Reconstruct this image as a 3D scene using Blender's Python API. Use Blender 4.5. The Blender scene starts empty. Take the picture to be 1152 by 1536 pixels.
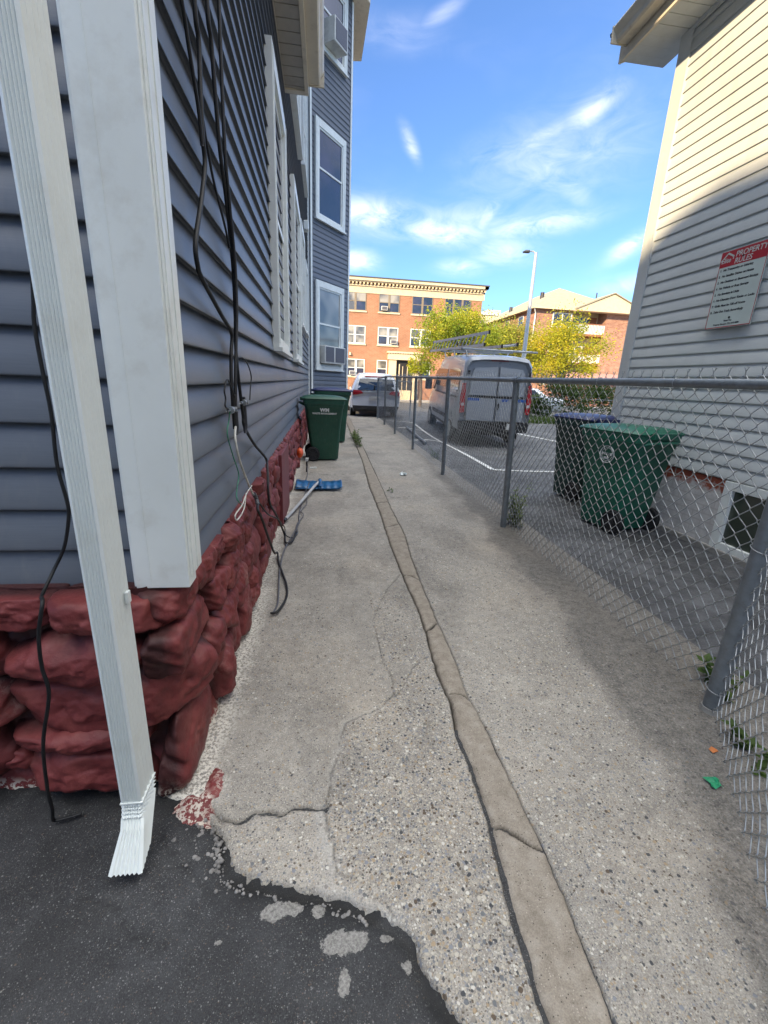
import bpy, math, random
import numpy as np
from mathutils import Vector, Matrix
R_=math.radians
random.seed(7); rng=np.random.default_rng(11)
scene=bpy.context.scene
COL=scene.collection
# ------------------------------------------------------------------ helpers
def tag(o,label=None,cat=None,group=None,kind=None):
    if label: o['label']=label
    if cat: o['category']=cat
    if group: o['group']=group
    if kind: o['kind']=kind
    return o
def empty(name,loc=(0,0,0),rz=0,label=None,cat=None,group=None):
    o=bpy.data.objects.new(name,None); COL.objects.link(o); o.location=loc; o.rotation_euler=(0,0,rz)
    o.empty_display_size=.1
    return tag(o,label,cat,group)
def unit(v):
    v=Vector(v); return v.normalized()
class MB:
    def __init__(s): s.v=[]; s.f=[]
    def quad(s,a,b,c,d):
        n=len(s.v); s.v+= [tuple(a),tuple(b),tuple(c),tuple(d)]; s.f.append((n,n+1,n+2,n+3)); return s
    def poly(s,pts):
        n=len(s.v); s.v+=[tuple(p) for p in pts]; s.f.append(tuple(range(n,n+len(pts)))); return s
    def box(s,x0,x1,y0,y1,z0,z1):
        return s.obox((x0,y0,z0),(x1-x0,0,0),(0,y1-y0,0),(0,0,z1-z0))
    def obox(s,o,a,b,c):
        o,a,b,c=Vector(o),Vector(a),Vector(b),Vector(c); n=len(s.v)
        for k in range(8):
            s.v.append(tuple(o+(a if k&1 else a*0)+(b if k&2 else b*0)+(c if k&4 else c*0)))
        fs=[(0,2,3,1),(4,5,7,6),(0,1,5,4),(2,6,7,3),(0,4,6,2),(1,3,7,5)]
        if a.cross(b).dot(c)<0: fs=[f[::-1] for f in fs]
        s.f+=[tuple(n+i for i in f) for f in fs]; return s
    def tube(s,path,r,n=6,cap=True,closed=False):
        P=[Vector(p) for p in path]; m=len(P); base=len(s.v)
        rr=r if hasattr(r,'__len__') else [r]*m
        t0=(P[1]-P[0]).normalized()
        up=Vector((0,0,1)) if abs(t0.z)<.9 else Vector((1,0,0))
        nrm=t0.cross(up).normalized()
        for i in range(m):
            if closed: t=(P[(i+1)%m]-P[i-1])
            else: t=P[min(i+1,m-1)]-P[max(i-1,0)]
            if t.length<1e-9: t=t0.copy()
            t.normalize(); nrm=(nrm-t*nrm.dot(t))
            if nrm.length<1e-6: nrm=t.orthogonal()
            nrm.normalize(); b=t.cross(nrm)
            for k in range(n):
                a=2*math.pi*k/n
                s.v.append(tuple(P[i]+nrm*math.cos(a)*rr[i]+b*math.sin(a)*rr[i]))
        for i in range(m-1 if not closed else m):
            j=(i+1)%m
            for k in range(n):
                k2=(k+1)%n
                s.f.append((base+i*n+k,base+j*n+k,base+j*n+k2,base+i*n+k2)[::-1])
        if cap and not closed:
            s.f.append(tuple(base+k for k in range(n))); s.f.append(tuple(base+(m-1)*n+k for k in reversed(range(n))))
        return s
    def loft(s,rings,cap=True,closed=True):
        base=len(s.v); n=len(rings[0])
        for r in rings: s.v+=[tuple(p) for p in r]
        for i in range(len(rings)-1):
            for k in range(n if closed else n-1):
                k2=(k+1)%n
                s.f.append((base+i*n+k,base+i*n+k2,base+(i+1)*n+k2,base+(i+1)*n+k))
        if cap:
            s.f.append(tuple(base+k for k in reversed(range(n)))); s.f.append(tuple(base+(len(rings)-1)*n+k for k in range(n)))
        return s
    def cyl(s,c,axis,r,h,n=24,r2=None):
        c=Vector(c); ax=unit(axis); u=ax.orthogonal().normalized(); w=ax.cross(u)
        r2=r if r2 is None else r2
        mk=lambda p,q:[tuple(p+u*math.cos(2*math.pi*k/n)*q+w*math.sin(2*math.pi*k/n)*q) for k in range(n)]
        return s.loft([mk(c-ax*h/2,r),mk(c+ax*h/2,r2)])
    def grid(s,fn,nu,nv):
        base=len(s.v)
        for i in range(nu+1):
            for j in range(nv+1): s.v.append(tuple(fn(i/nu,j/nv)))
        for i in range(nu):
            for j in range(nv):
                a=base+i*(nv+1)+j
                s.f.append((a,a+nv+1,a+nv+2,a+1))
        return s
    def build(s,name,mat,parent=None,smooth=False,bevel=0,label=None):
        me=bpy.data.meshes.new(name); me.from_pydata(s.v,[],s.f); me.update()
        if smooth: me.polygons.foreach_set('use_smooth',[True]*len(me.polygons))
        o=bpy.data.objects.new(name,me); COL.objects.link(o)
        if mat: me.materials.append(mat)
        if parent: o.parent=parent
        if bevel:
            m=o.modifiers.new('b','BEVEL'); m.width=bevel; m.segments=2; m.limit_method='ANGLE'
        if smooth is True and False: pass
        if smooth=='auto':
            me.polygons.foreach_set('use_smooth',[True]*len(me.polygons))
            sharp_edges(me,35)
        if label: o['label']=label
        return o
def sharp_edges(me,deg):
    import bmesh
    bm=bmesh.new(); bm.from_mesh(me)
    bmesh.ops.remove_doubles(bm,verts=bm.verts,dist=1e-5)
    c=math.radians(deg)
    for e in bm.edges:
        if len(e.link_faces)==2:
            e.smooth = e.calc_face_angle(0)<c
        else: e.smooth=True
    bm.to_mesh(me); bm.free()
def npmesh(name,V,F,mat,parent=None,smooth=True,attrs=None):
    me=bpy.data.meshes.new(name)
    V=np.asarray(V,dtype=np.float32); F=np.asarray(F,dtype=np.int32)
    k=F.shape[1]
    me.vertices.add(len(V)); me.vertices.foreach_set('co',V.ravel())
    me.loops.add(F.size); me.loops.foreach_set('vertex_index',F.ravel())
    me.polygons.add(len(F)); me.polygons.foreach_set('loop_start',np.arange(0,F.size,k,dtype=np.int32))
    me.update(calc_edges=True); me.validate()
    if smooth: me.polygons.foreach_set('use_smooth',[True]*len(me.polygons))
    if attrs:
        for n,a in attrs.items():
            at=me.attributes.new(n,'FLOAT','POINT'); at.data.foreach_set('value',np.asarray(a,dtype=np.float32).ravel())
    me.materials.append(mat)
    o=bpy.data.objects.new(name,me); COL.objects.link(o)
    if parent: o.parent=parent
    return o
def gridfaces(nu,nv):
    i,j=np.meshgrid(np.arange(nu-1),np.arange(nv-1),indexing='ij'); a=(i*nv+j).ravel()
    return np.stack([a,a+nv,a+nv+1,a+1],1)
# --- value noise
_T=rng.random((256,256))
def vn(x,y):
    xi=np.floor(x).astype(int); yi=np.floor(y).astype(int); fx=x-xi; fy=y-yi
    fx=fx*fx*(3-2*fx); fy=fy*fy*(3-2*fy)
    g=lambda a,b:_T[a%256,b%256]
    return (g(xi,yi)*(1-fx)+g(xi+1,yi)*fx)*(1-fy)+(g(xi,yi+1)*(1-fx)+g(xi+1,yi+1)*fx)*fy
def fbm(x,y,o=4,s=0):
    t=0;a=.5;tot=0
    for k in range(o):
        t=t+a*vn(x+s+17.3*k,y+s*1.7+9.1*k); tot+=a; a*=.5; x=x*2.03; y=y*2.03
    return t/tot*2-1
def seg_dist(X,Y,pl):
    D=np.full(X.shape,1e9)
    for (a,b) in zip(pl[:-1],pl[1:]):
        ax,ay=a[:2]; bx,by=b[:2]; dx,dy=bx-ax,by-ay
        t=np.clip(((X-ax)*dx+(Y-ay)*dy)/(dx*dx+dy*dy+1e-12),0,1)
        D=np.minimum(D,np.hypot(X-ax-t*dx,Y-ay-t*dy))
    return D
def inside(X,Y,poly):
    c=np.zeros(X.shape,bool); n=len(poly)
    for i in range(n):
        x1,y1=poly[i][:2]; x2,y2=poly[(i+1)%n][:2]
        m=((y1>Y)!=(y2>Y))&(X<(x2-x1)*(Y-y1)/(y2-y1+1e-12)+x1)
        c^=m
    return c
def catmull(P,k=6):
    P=[Vector(p) for p in P]; out=[]
    for i in range(len(P)-1):
        p0=P[max(i-1,0)];p1=P[i];p2=P[i+1];p3=P[min(i+2,len(P)-1)]
        for j in range(k):
            t=j/k
            out.append(.5*((2*p1)+(p2-p0)*t+(2*p0-5*p1+4*p2-p3)*t*t+(3*p1-p0-3*p2+p3)*t**3))
    out.append(P[-1]); return out
def rrect(cx,cy,hx,hy,r,z,n=5):
    pts=[]
    for (sx,sy,a0) in ((1,1,0),(-1,1,90),(-1,-1,180),(1,-1,270)):
        for k in range(n+1):
            a=R_(a0+90*k/n); pts.append((cx+sx*(hx-r)+r*math.cos(a),cy+sy*(hy-r)+r*math.sin(a),z))
    return pts
# ------------------------------------------------------------------ materials
class NT:
    def __init__(s,name):
        m=bpy.data.materials.new(name); m.use_nodes=True; s.m=m; s.t=m.node_tree; s.n=s.t.nodes; s.l=s.t.links
        s.b=s.n['Principled BSDF']
    def new(s,typ,**kw):
        n=s.n.new(typ)
        for k,v in kw.items(): setattr(n,k,v)
        return n
    def link(s,a,b): s.l.new(a,b)
    def co(s): return s.new('ShaderNodeTexCoord').outputs['Object']
    def geo(s): return s.new('ShaderNodeNewGeometry').outputs['Position']
    def mapping(s,src,scale=(1,1,1),loc=(0,0,0),rot=(0,0,0)):
        m=s.new('ShaderNodeMapping'); s.link(src,m.inputs[0]); m.inputs['Scale'].default_value=scale; m.inputs['Location'].default_value=loc; m.inputs['Rotation'].default_value=rot
        return m.outputs[0]
    def noise(s,src,scale,detail=4,rough=.55,dist=0):
        n=s.new('ShaderNodeTexNoise'); s.link(src,n.inputs['Vector']); n.inputs['Scale'].default_value=scale; n.inputs['Detail'].default_value=detail; n.inputs['Roughness'].default_value=rough; n.inputs['Distortion'].default_value=dist
        return n.outputs['Fac']
    def voro(s,src,scale,feature='F1',rand=1):
        n=s.new('ShaderNodeTexVoronoi',feature=feature); s.link(src,n.inputs['Vector']); n.inputs['Scale'].default_value=scale; n.inputs['Randomness'].default_value=rand
        return n
    def ramp(s,fac,stops,interp='LINEAR'):
        r=s.new('ShaderNodeValToRGB'); s.link(fac,r.inputs[0]); e=r.color_ramp; e.interpolation=interp
        while len(e.elements)<len(stops): e.elements.new(.5)
        for k,(p,c) in enumerate(stops):
            e.elements[k].position=p; e.elements[k].color=(c if len(c)==4 else (*c,1)) if hasattr(c,'__len__') else (c,c,c,1)
        return r.outputs[0]
    def mix(s,fac,a,b,mode='MIX'):
        m=s.new('ShaderNodeMix',data_type='RGBA',blend_type=mode)
        for k,v in ((0,fac),(6,a),(7,b)):
            if hasattr(v,'is_linked') or isinstance(v,bpy.types.NodeSocket): s.link(v,m.inputs[k])
            else: m.inputs[k].default_value=v if k==0 else ((*v,1) if len(v)==3 else v)
        return m.outputs[2]
    def math(s,op,a,b=None,clamp=False):
        m=s.new('ShaderNodeMath',operation=op,use_clamp=clamp)
        for k,v in ((0,a),(1,b)):
            if v is None: continue
            if isinstance(v,bpy.types.NodeSocket): s.link(v,m.inputs[k])
            else: m.inputs[k].default_value=v
        return m.outputs[0]
    def attr(s,name): return s.new('ShaderNodeAttribute',attribute_name=name).outputs['Fac']
    def bump(s,h,strength=.3,dist=.01,prev=None):
        b=s.new('ShaderNodeBump'); s.link(h,b.inputs['Height']); b.inputs['Strength'].default_value=strength; b.inputs['Distance'].default_value=dist
        if prev: s.link(prev,b.inputs['Normal'])
        return b.outputs[0]
    def out(s,color=None,rough=None,normal=None,metal=None,spec=None):
        for k,v in (('Base Color',color),('Roughness',rough),('Normal',normal),('Metallic',metal),('Specular IOR Level',spec)):
            if v is None: continue
            if isinstance(v,bpy.types.NodeSocket): s.link(v,s.b.inputs[k])
            else: s.b.inputs[k].default_value=(*v,1) if hasattr(v,'__len__') and len(v)==3 else v
        return s.m
def simple(name,c,rough=.5,metal=0,var=.12,scale=8,bump=0,bscale=60,spec=.5,dirt=None):
    t=NT(name); co=t.geo()
    n=t.noise(co,scale,5,.6)
    a=tuple(max(0,x*(1-var)) for x in c); b=tuple(min(1,x*(1+var)) for x in c)
    col=t.ramp(n,[(.3,a),(.7,b)])
    if dirt:
        d=t.ramp(t.noise(co,dirt[1],6,.65),[(.52,0.),(.7,1.)])
        col=t.mix(t.math('MULTIPLY',d,dirt[2]),col,dirt[0])
    nm=None
    if bump: nm=t.bump(t.noise(co,bscale,3),bump,.004)
    return t.out(col,t.math('ADD',t.math('MULTIPLY',n,.2),rough-.1),nm,metal,spec)
M={}
def siding_mat(name,c,rough,grain=.35):
    t=NT(name); g=t.geo()
    m=t.mapping(g,(1.5,1.5,55)); n=t.noise(m,6,4,.6)
    big=t.noise(g,1.3,4); sp=t.noise(t.mapping(g,(1,1,.25)),5,5,.7)
    col=t.ramp(t.math('ADD',t.math('MULTIPLY',n,.5),t.math('MULTIPLY',big,.5)),[(.3,tuple(x*.88 for x in c)),(.7,tuple(min(1,x*1.1) for x in c))])
    col=t.mix(t.math('MULTIPLY',t.ramp(sp,[(.55,0.),(.8,1.)]),.22),col,(.30,.27,.22))
    return t.out(col,t.math('ADD',t.math('MULTIPLY',big,.18),rough-.09),t.bump(n,grain,.0015),0,.6 if 'blue' in name else .4)
M['blue_siding']=siding_mat('slate_blue_vinyl',(.104,.118,.142),.45,.22)
M['beige_siding']=siding_mat('pale_vinyl',(.57,.595,.585),.5,.15)
M['white_trim']=simple('white_trim',(.76,.79,.76),.42,var=.05,scale=3,dirt=((.42,.38,.30),7,.25))
M['cream_trim']=simple('cream_trim',(.66,.60,.48),.45,var=.06,scale=4,dirt=((.3,.25,.18),9,.3))
M['soffit']=simple('soffit_vinyl',(.42,.39,.34),.55,var=.08,dirt=((.2,.18,.15),5,.3))
M['downspout']=simple('painted_aluminium',(.72,.76,.74),.33,var=.03,scale=3,dirt=((.42,.38,.30),6,.18))
M['black_cable']=simple('black_rubber',(.006,.006,.007),.6,var=.2)
M['grey_cable']=simple('grey_cable',(.09,.09,.10),.5)
M['white_wire']=simple('white_wire',(.6,.58,.52),.5,dirt=((.15,.13,.1),40,.6))
M['green_wire']=simple('green_wire',(.05,.22,.14),.5)
M['steel']=simple('galvanised_steel',(.34,.36,.37),.42,metal=.65,var=.18,scale=25)
M['fence_pipe']=simple('fence_pipe',(.20,.225,.245),.45,metal=.45,var=.18,scale=18,dirt=((.12,.10,.08),30,.35))
M['wire_mesh']=simple('galvanised_wire',(.42,.44,.45),.38,metal=.7,var=.25,scale=40)
M['dark_metal']=simple('dark_metal',(.05,.05,.055),.5,metal=.4)
def binmat(n,c):
    t=NT(n); g=t.geo()
    a=t.noise(g,3,5,.6); s=t.noise(t.mapping(g,(20,20,3)),4,5,.7)
    col=t.ramp(a,[(.3,tuple(x*.75 for x in c)),(.7,tuple(x*1.15 for x in c))])
    col=t.mix(t.math('MULTIPLY',t.ramp(s,[(.5,0.),(.75,1.)]),.28),col,(.13,.15,.12))
    sc=t.ramp(t.noise(t.mapping(g,(1,1,.12),rot=(.5,.3,0)),38,6,.8),[(.62,0.),(.70,1.)]); col=t.mix(t.math('MULTIPLY',sc,.35),col,(.12,.17,.14))
    return t.out(col,t.math('ADD',t.math('MULTIPLY',a,.2),.35),t.bump(t.noise(g,220,2),.12,.001),0,.5)
M['green_bin']=binmat('green_plastic',(.010,.075,.045))
M['green_bin2']=binmat('brighter_green_plastic',(.008,.125,.075))
M['dark_bin']=binmat('dark_green_plastic',(.008,.045,.036))
M['blue_lid']=binmat('blue_plastic_lid',(.016,.026,.11))
M['tyre']=simple('tyre_rubber',(.015,.015,.016),.7,var=.3)
M['white_print']=simple('white_print',(.62,.65,.62),.6,var=.15,scale=60)
M['glass']=None
def glassmat(name,c=(.02,.025,.03),rough=.05,var=None):
    t=NT(name); g=t.geo()
    n=t.noise(g,.8,2)
    col=t.ramp(n,[(.4,c),(.6,var or c)])
    return t.out(col,rough,t.bump(t.noise(g,1.4,2),.12,.02),0,.9)
M['glass']=glassmat('window_glass',(.02,.03,.05),.04,(.05,.05,.09))
M['glass_pale']=glassmat('window_blind_reflection',(.35,.33,.28),.12,(.10,.10,.10))  # pale tone; on the bay it paints in a reflection
M['glass_dark']=glassmat('dark_glass',(.012,.014,.015),.06)
M['glass_green']=glassmat('basement_glass',(.05,.06,.045),.15,(.035,.05,.04))
M['car_white']=simple('white_car_paint',(.76,.77,.78),.22,var=.03,scale=2)
M['car_white'].node_tree.nodes['Principled BSDF'].inputs['Coat Weight'].default_value=.6
M['van_grey']=simple('silver_van_paint',(.30,.325,.36),.3,var=.05,scale=2,metal=.15,dirt=((.3,.28,.25),3,.2))
M['van_grey'].node_tree.nodes['Principled BSDF'].inputs['Coat Weight'].default_value=.4
M['tail_red']=simple('red_lens',(.35,.012,.02),.15,var=.25,scale=30)
M['lens_clear']=simple('clear_lens',(.5,.5,.5),.15)
M['plastic_black']=simple('black_plastic',(.02,.02,.022),.5)
M['ladder_metal']=simple('ladder_aluminium',(.35,.37,.39),.4,metal=.5)
M['decal_blue']=simple('blue_decal',(.02,.09,.35),.4)
M['roof_tan']=simple('tan_shingle',(.30,.27,.19),.9,var=.15,scale=3,bump=.3,bscale=12)
M['asph_shingle']=simple('dark_shingle',(.08,.08,.085),.9,var=.2,scale=6)
M['stone_trim']=simple('cream_stone',(.62,.52,.36),.75,var=.1,scale=4)
M['shovel_blue']=simple('blue_shovel_plastic',(.010,.10,.25),.32,var=.25,scale=14,dirt=((.01,.012,.015),10,.75))
M['pole_grey']=simple('grey_pole',(.45,.44,.42),.45,dirt=((.2,.18,.15),14,.3))
M['orange']=simple('orange_plastic',(.75,.10,.02),.5)
M['red_board']=simple('red_painted_board',(.16,.028,.033),.55,var=.12,scale=5,bump=.25,bscale=30,dirt=((.07,.02,.02),8,.5))
M['green_litter']=simple('green_plastic_litter',(.01,.25,.11),.35)
M['leaf_litter']=simple('dead_leaf',(.5,.17,.05),.7)
M['foil']=simple('foil_litter',(.55,.6,.6),.3,metal=.4,var=.5,scale=120)
M['lamp_metal']=simple('lamp_metal',(.5,.5,.48),.4,metal=.3,var=.05)
M['line_paint']=simple('white_road_paint',(.62,.62,.60),.7,var=.1,scale=8,dirt=((.12,.12,.12),9,.55))
M['red_sign']=simple('sign_red',(.42,.02,.03),.4,var=.04)
M['sign_white']=simple('sign_white',(.55,.62,.58),.4,var=.04)
M['sign_black']=simple('sign_black',(.02,.02,.025),.5)
M['wood_brown']=simple('brown_wood',(.28,.12,.06),.7)
M['ac_white']=simple('appliance_white',(.55,.55,.52),.45,dirt=((.2,.18,.15),12,.3))
M['ac_grille']=simple('appliance_grille',(.10,.10,.12),.5,var=.4,scale=90)
M['curtain']=simple('white_curtain',(.5,.5,.55),.8)
# painted stone
t=NT('red_painted_stone'); g=t.geo()
n1=t.noise(g,7,6,.65); n2=t.noise(g,45,4,.7)
col=t.ramp(n1,[(.28,(.088,.016,.016)),(.5,(.165,.029,.028)),(.75,(.26,.070,.060))])
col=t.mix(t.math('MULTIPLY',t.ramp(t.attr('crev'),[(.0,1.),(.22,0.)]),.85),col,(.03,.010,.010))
col=t.mix(t.ramp(t.noise(g,26,5,.7),[(.72,0.),(.76,.8)]),col,(.16,.07,.06))
chip=t.math('MULTIPLY',t.ramp(t.noise(g,60,4,.7),[(.50,0.),(.53,1.)]),t.attr('chip'))
col=t.mix(chip,col,(.62,.57,.48))
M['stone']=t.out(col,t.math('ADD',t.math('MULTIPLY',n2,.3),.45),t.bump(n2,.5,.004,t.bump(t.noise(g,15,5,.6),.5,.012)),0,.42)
# walkway concrete
def concrete():
    t=NT('old_concrete'); g=t.geo()
    agg=t.attr('agg'); dirt=t.attr('dirt'); crack=t.attr('crack'); paint=t.attr('paint'); patch=t.attr('patch')
    wob=t.new('ShaderNodeVectorMath',operation='ADD'); t.link(g,wob.inputs[0])
    nz=t.new('ShaderNodeTexNoise'); t.link(g,nz.inputs['Vector']); nz.inputs['Scale'].default_value=120
    sc=t.new('ShaderNodeVectorMath',operation='SCALE'); t.link(nz.outputs['Color'],sc.inputs[0]); sc.inputs['Scale'].default_value=.006
    t.link(sc.outputs[0],wob.inputs[1]); w=wob.outputs[0]
    big=t.noise(g,1.8,6,.62); fine=t.noise(g,240,3,.7); mid=t.noise(g,22,5,.65)
    base=t.ramp(t.math('ADD',t.math('MULTIPLY',big,.55),t.math('MULTIPLY',mid,.45)),[(.37,(.140,.122,.100)),(.5,(.262,.234,.194)),(.63,(.42,.38,.32))])
    base=t.mix(.45,base,t.ramp(fine,[(.32,(.11,.10,.09)),(.68,(.56,.53,.48))]))
    # warm stain
    base=t.mix(t.math('MULTIPLY',t.ramp(t.noise(g,.9,4),[(.5,0.),(.7,1.)]),.35),base,(.34,.27,.19))
    pal=[(.0,(.40,.36,.29)),(.13,(.045,.048,.055)),(.23,(.33,.25,.16)),(.36,(.13,.135,.145)),(.48,(.46,.42,.35)),(.60,(.09,.065,.045)),(.68,(.25,.225,.19)),(.82,(.56,.53,.47)),(.9,(.20,.21,.23))]
    out=base; hts=[]
    for (scale,th,key,amt) in ((210,.44,3,.75),(112,.42,2,.88),(60,.37,1,.95)):
        v=t.voro(w,scale); sep=t.new('ShaderNodeSeparateColor'); t.link(v.outputs['Color'],sep.inputs[0])
        pc=t.ramp(sep.outputs[0],pal,'CONSTANT')
        # presence: cell random < threshold(agg); shape: distance
        pres=t.math('LESS_THAN',sep.outputs[1],t.math('ADD',t.math('MULTIPLY',agg,{1:.80,2:.92,3:.75}[key]),{1:-.14,2:.0,3:.25}[key]))
        shp=t.ramp(v.outputs['Distance'],[(th-.06,1.),(th+.02,0.)])
        mk=t.math('MULTIPLY',t.math('MULTIPLY',pres,shp),amt)
        out=t.mix(mk,out,pc); hts.append((mk,v.outputs['Distance']))
    # spots of cement wear
    dn=t.noise(g,34,5,.75); dd=t.math('MULTIPLY',t.math('SUBTRACT',t.math('ADD',dirt,t.math('MULTIPLY',dirt,t.math('SUBTRACT',dn,.5))),.08),1.15,True)
    dd=t.math('MULTIPLY',dd,t.ramp(t.noise(g,95,4,.7),[(.40,.55),(.6,1.)]))
    out=t.mix(t.math('MULTIPLY',dd,.80),out,t.mix(t.ramp(mid,[(.35,0.),(.65,1.)]),(.045,.042,.04),(.13,.12,.11)))
    out=t.mix(t.math('MULTIPLY',patch,.45),out,t.ramp(fine,[(.3,(.33,.32,.30)),(.7,(.48,.46,.43))]))
    pm=t.math('MULTIPLY',paint,t.ramp(t.noise(g,75,5,.75),[(.47,0.),(.52,1.)]))
    out=t.mix(pm,out,(.66,.62,.54))
    out=t.mix(crack,out,(.028,.024,.02))
    h=t.math('ADD',t.math('MULTIPLY',hts[2][0],.9),t.math('ADD',t.math('MULTIPLY',hts[1][0],.5),t.math('MULTIPLY',hts[0][0],.25)))
    nm=t.bump(h,.55,.004,t.bump(fine,.35,.002,t.bump(mid,.35,.006)))
    return t.out(out,t.math('SUBTRACT',.9,t.math('MULTIPLY',mid,.2)),nm,0,.35)
M['concrete']=concrete()
def strip():
    t=NT('brown_mortar'); g=t.geo()
    mid=t.noise(g,18,6,.7); fine=t.noise(g,260,3,.7)
    col=t.ramp(mid,[(.3,(.17,.145,.115)),(.5,(.27,.235,.19)),(.7,(.37,.335,.285))])
    col=t.mix(.3,col,t.ramp(fine,[(.35,(.09,.075,.06)),(.65,(.4,.34,.28))]))
    v=t.voro(g,190); sep=t.new('ShaderNodeSeparateColor'); t.link(v.outputs['Color'],sep.inputs[0])
    mk=t.math('MULTIPLY',t.math('LESS_THAN',sep.outputs[1],.16),t.ramp(v.outputs['Distance'],[(.25,1.),(.35,0.)]))
    col=t.mix(mk,col,t.ramp(sep.outputs[0],[(0,(.05,.045,.04)),(.5,(.4,.35,.3))],'CONSTANT'))
    col=t.mix(t.attr('crack'),col,(.03,.025,.02))
    return t.out(col,.9,t.bump(fine,.5,.002,t.bump(mid,.5,.006)),0,.3)
M['strip']=strip()
def asphalt(name,base,speck,cover=.3,rough=.85):
    t=NT(name); g=t.geo()
    big=t.noise(g,1.3,6,.65); mid=t.noise(g,7,6,.7); fine=t.noise(g,300,3,.75); wear=t.noise(g,2.6,6,.7)
    col=t.ramp(t.math('ADD',t.math('MULTIPLY',big,.5),t.math('MULTIPLY',mid,.5)),[(.38,tuple(x*.35 for x in base)),(.5,base),(.62,tuple(x*2.3 for x in base))])
    hs=None
    for sc,cov,th in ((120,cover*.8,.36),(62,cover*.22,.24),(210,cover*1.3,.42),(380,cover*1.3,.45)):
        v=t.voro(g,sc); sep=t.new('ShaderNodeSeparateColor'); t.link(v.outputs['Color'],sep.inputs[0])
        pres=t.math('LESS_THAN',sep.outputs[1],t.math('MULTIPLY',t.ramp(wear,[(.34,.25),(.66,1.7)]),cov))
        mk=t.math('MULTIPLY',pres,t.ramp(v.outputs['Distance'],[(th-.16,1.),(th,0.)]))
        pc=t.ramp(sep.outputs[0],[(0,tuple(x*.30 for x in speck)),(.3,(.05,.05,.052)),(.48,tuple(x*.55 for x in speck)),(.66,speck),(.8,(.16,.11,.075)),(.88,tuple(min(1,x*1.7) for x in speck))],'CONSTANT')
        col=t.mix(mk,col,pc); hs=mk if hs is None else t.math('MAXIMUM',hs,mk)
    col=t.mix(.3,col,t.ramp(fine,[(.35,(.008,.008,.009)),(.68,(.13,.13,.135))]))
    col=t.mix(t.math('MULTIPLY',t.attr('edge'),.75),col,(.009,.009,.009))
    cn_=t.math('ADD',t.attr('cem'),t.math('MULTIPLY',t.math('SUBTRACT',t.noise(g,42,6,.75),.5),1.15))
    col=t.mix(t.ramp(cn_,[(.50,0.),(.54,.92)]),col,t.ramp(t.noise(g,130,5,.75),[(.36,(.13,.125,.115)),(.62,(.34,.325,.30))]))
    return t.out(col,t.math('SUBTRACT',rough+.12,t.math('MULTIPLY',mid,.25)),t.bump(hs,.5,.003,t.bump(fine,.7,.003,t.bump(mid,.6,.012))),0,.4)
M['asphalt']=asphalt('driveway_asphalt',(.022,.0225,.024),(.17,.17,.16),.26,.72)
M['lot_asphalt']=asphalt('lot_asphalt',(.075,.077,.082),(.20,.20,.20),.2,.85)
M['road']=asphalt('road_asphalt',(.09,.09,.09),(.2,.2,.2),.12,.85)
M['far_walk']=simple('pavement_concrete',(.33,.31,.28),.9,var=.15,scale=2)
M['earth']=simple('ground_earth',(.11,.11,.08),.95,var=.25,scale=.6)
M['fill']=simple('patch_of_cement',(.25,.24,.22),.9,var=.12,scale=30,bump=.4,bscale=160)
M['gravel']=simple('gravel_stone',(.20,.19,.18),.8,var=.5,scale=25)
# brick
def brick(name,c1,c2,mort,scale=1,axis='x',mask_white=None,bw=.22,rh=.075,rough=.85):
    t=NT(name); g=t.geo(); s=t.new('ShaderNodeSeparateXYZ'); t.link(g,s.inputs[0])
    cb=t.new('ShaderNodeCombineXYZ')
    if axis=='xy': t.link(t.math('ADD',s.outputs[0],s.outputs[1]),cb.inputs[0])
    else: t.link(s.outputs[0 if axis=='x' else 1],cb.inputs[0])
    t.link(s.outputs[2],cb.inputs[1])
    b=t.new('ShaderNodeTexBrick'); t.link(cb.outputs[0],b.inputs['Vector'])
    b.inputs['Scale'].default_value=1/scale; b.inputs['Brick Width'].default_value=bw; b.inputs['Row Height'].default_value=rh
    b.inputs['Mortar Size'].default_value=.008; b.inputs['Mortar Smooth'].default_value=.2; b.inputs['Bias'].default_value=0
    b.inputs['Color1'].default_value=(*c1,1); b.inputs['Color2'].default_value=(*c2,1); b.inputs['Mortar'].default_value=(*mort,1)
    n=t.noise(g,1.2 if scale==1 else (3.2 if axis=='xy' else .5),5,.7); col=t.mix(.35,b.outputs['Color'],t.ramp(n,[(.3,tuple(x*.7 for x in c1)),(.7,tuple(min(1,x*1.3) for x in c2))]))
    if mask_white:
        top=t.ramp(t.math('ADD',s.outputs[2],t.math('MULTIPLY',t.noise(g,9,4,.6),.30)),[(.68,0.),(.73,1.)])
        wc=t.ramp(t.noise(g,14,4),[(.3,(.48,.47,.46)),(.7,(.66,.64,.62))])
        wc=t.mix(t.math('MULTIPLY',b.outputs['Fac'],.35),wc,(.36,.33,.31))
        col=t.mix(top,wc,col)
    nm=t.bump(b.outputs['Fac'],-.6,.01,t.bump(t.noise(g,60,4),.3,.006))
    return t.out(col,rough,nm,0,.3)
M['brick_orange']=brick('orange_brick',(.29,.128,.070),(.37,.18,.105),(.38,.29,.22),1.5)
M['brick_brown']=brick('mottled_brick',(.26,.11,.075),(.42,.24,.17),(.40,.33,.27),1.6,'xy')
M['brick_white']=brick('whitewashed_brick',(.32,.08,.04),(.22,.06,.04),(.40,.37,.34),1,'y',True)
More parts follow.
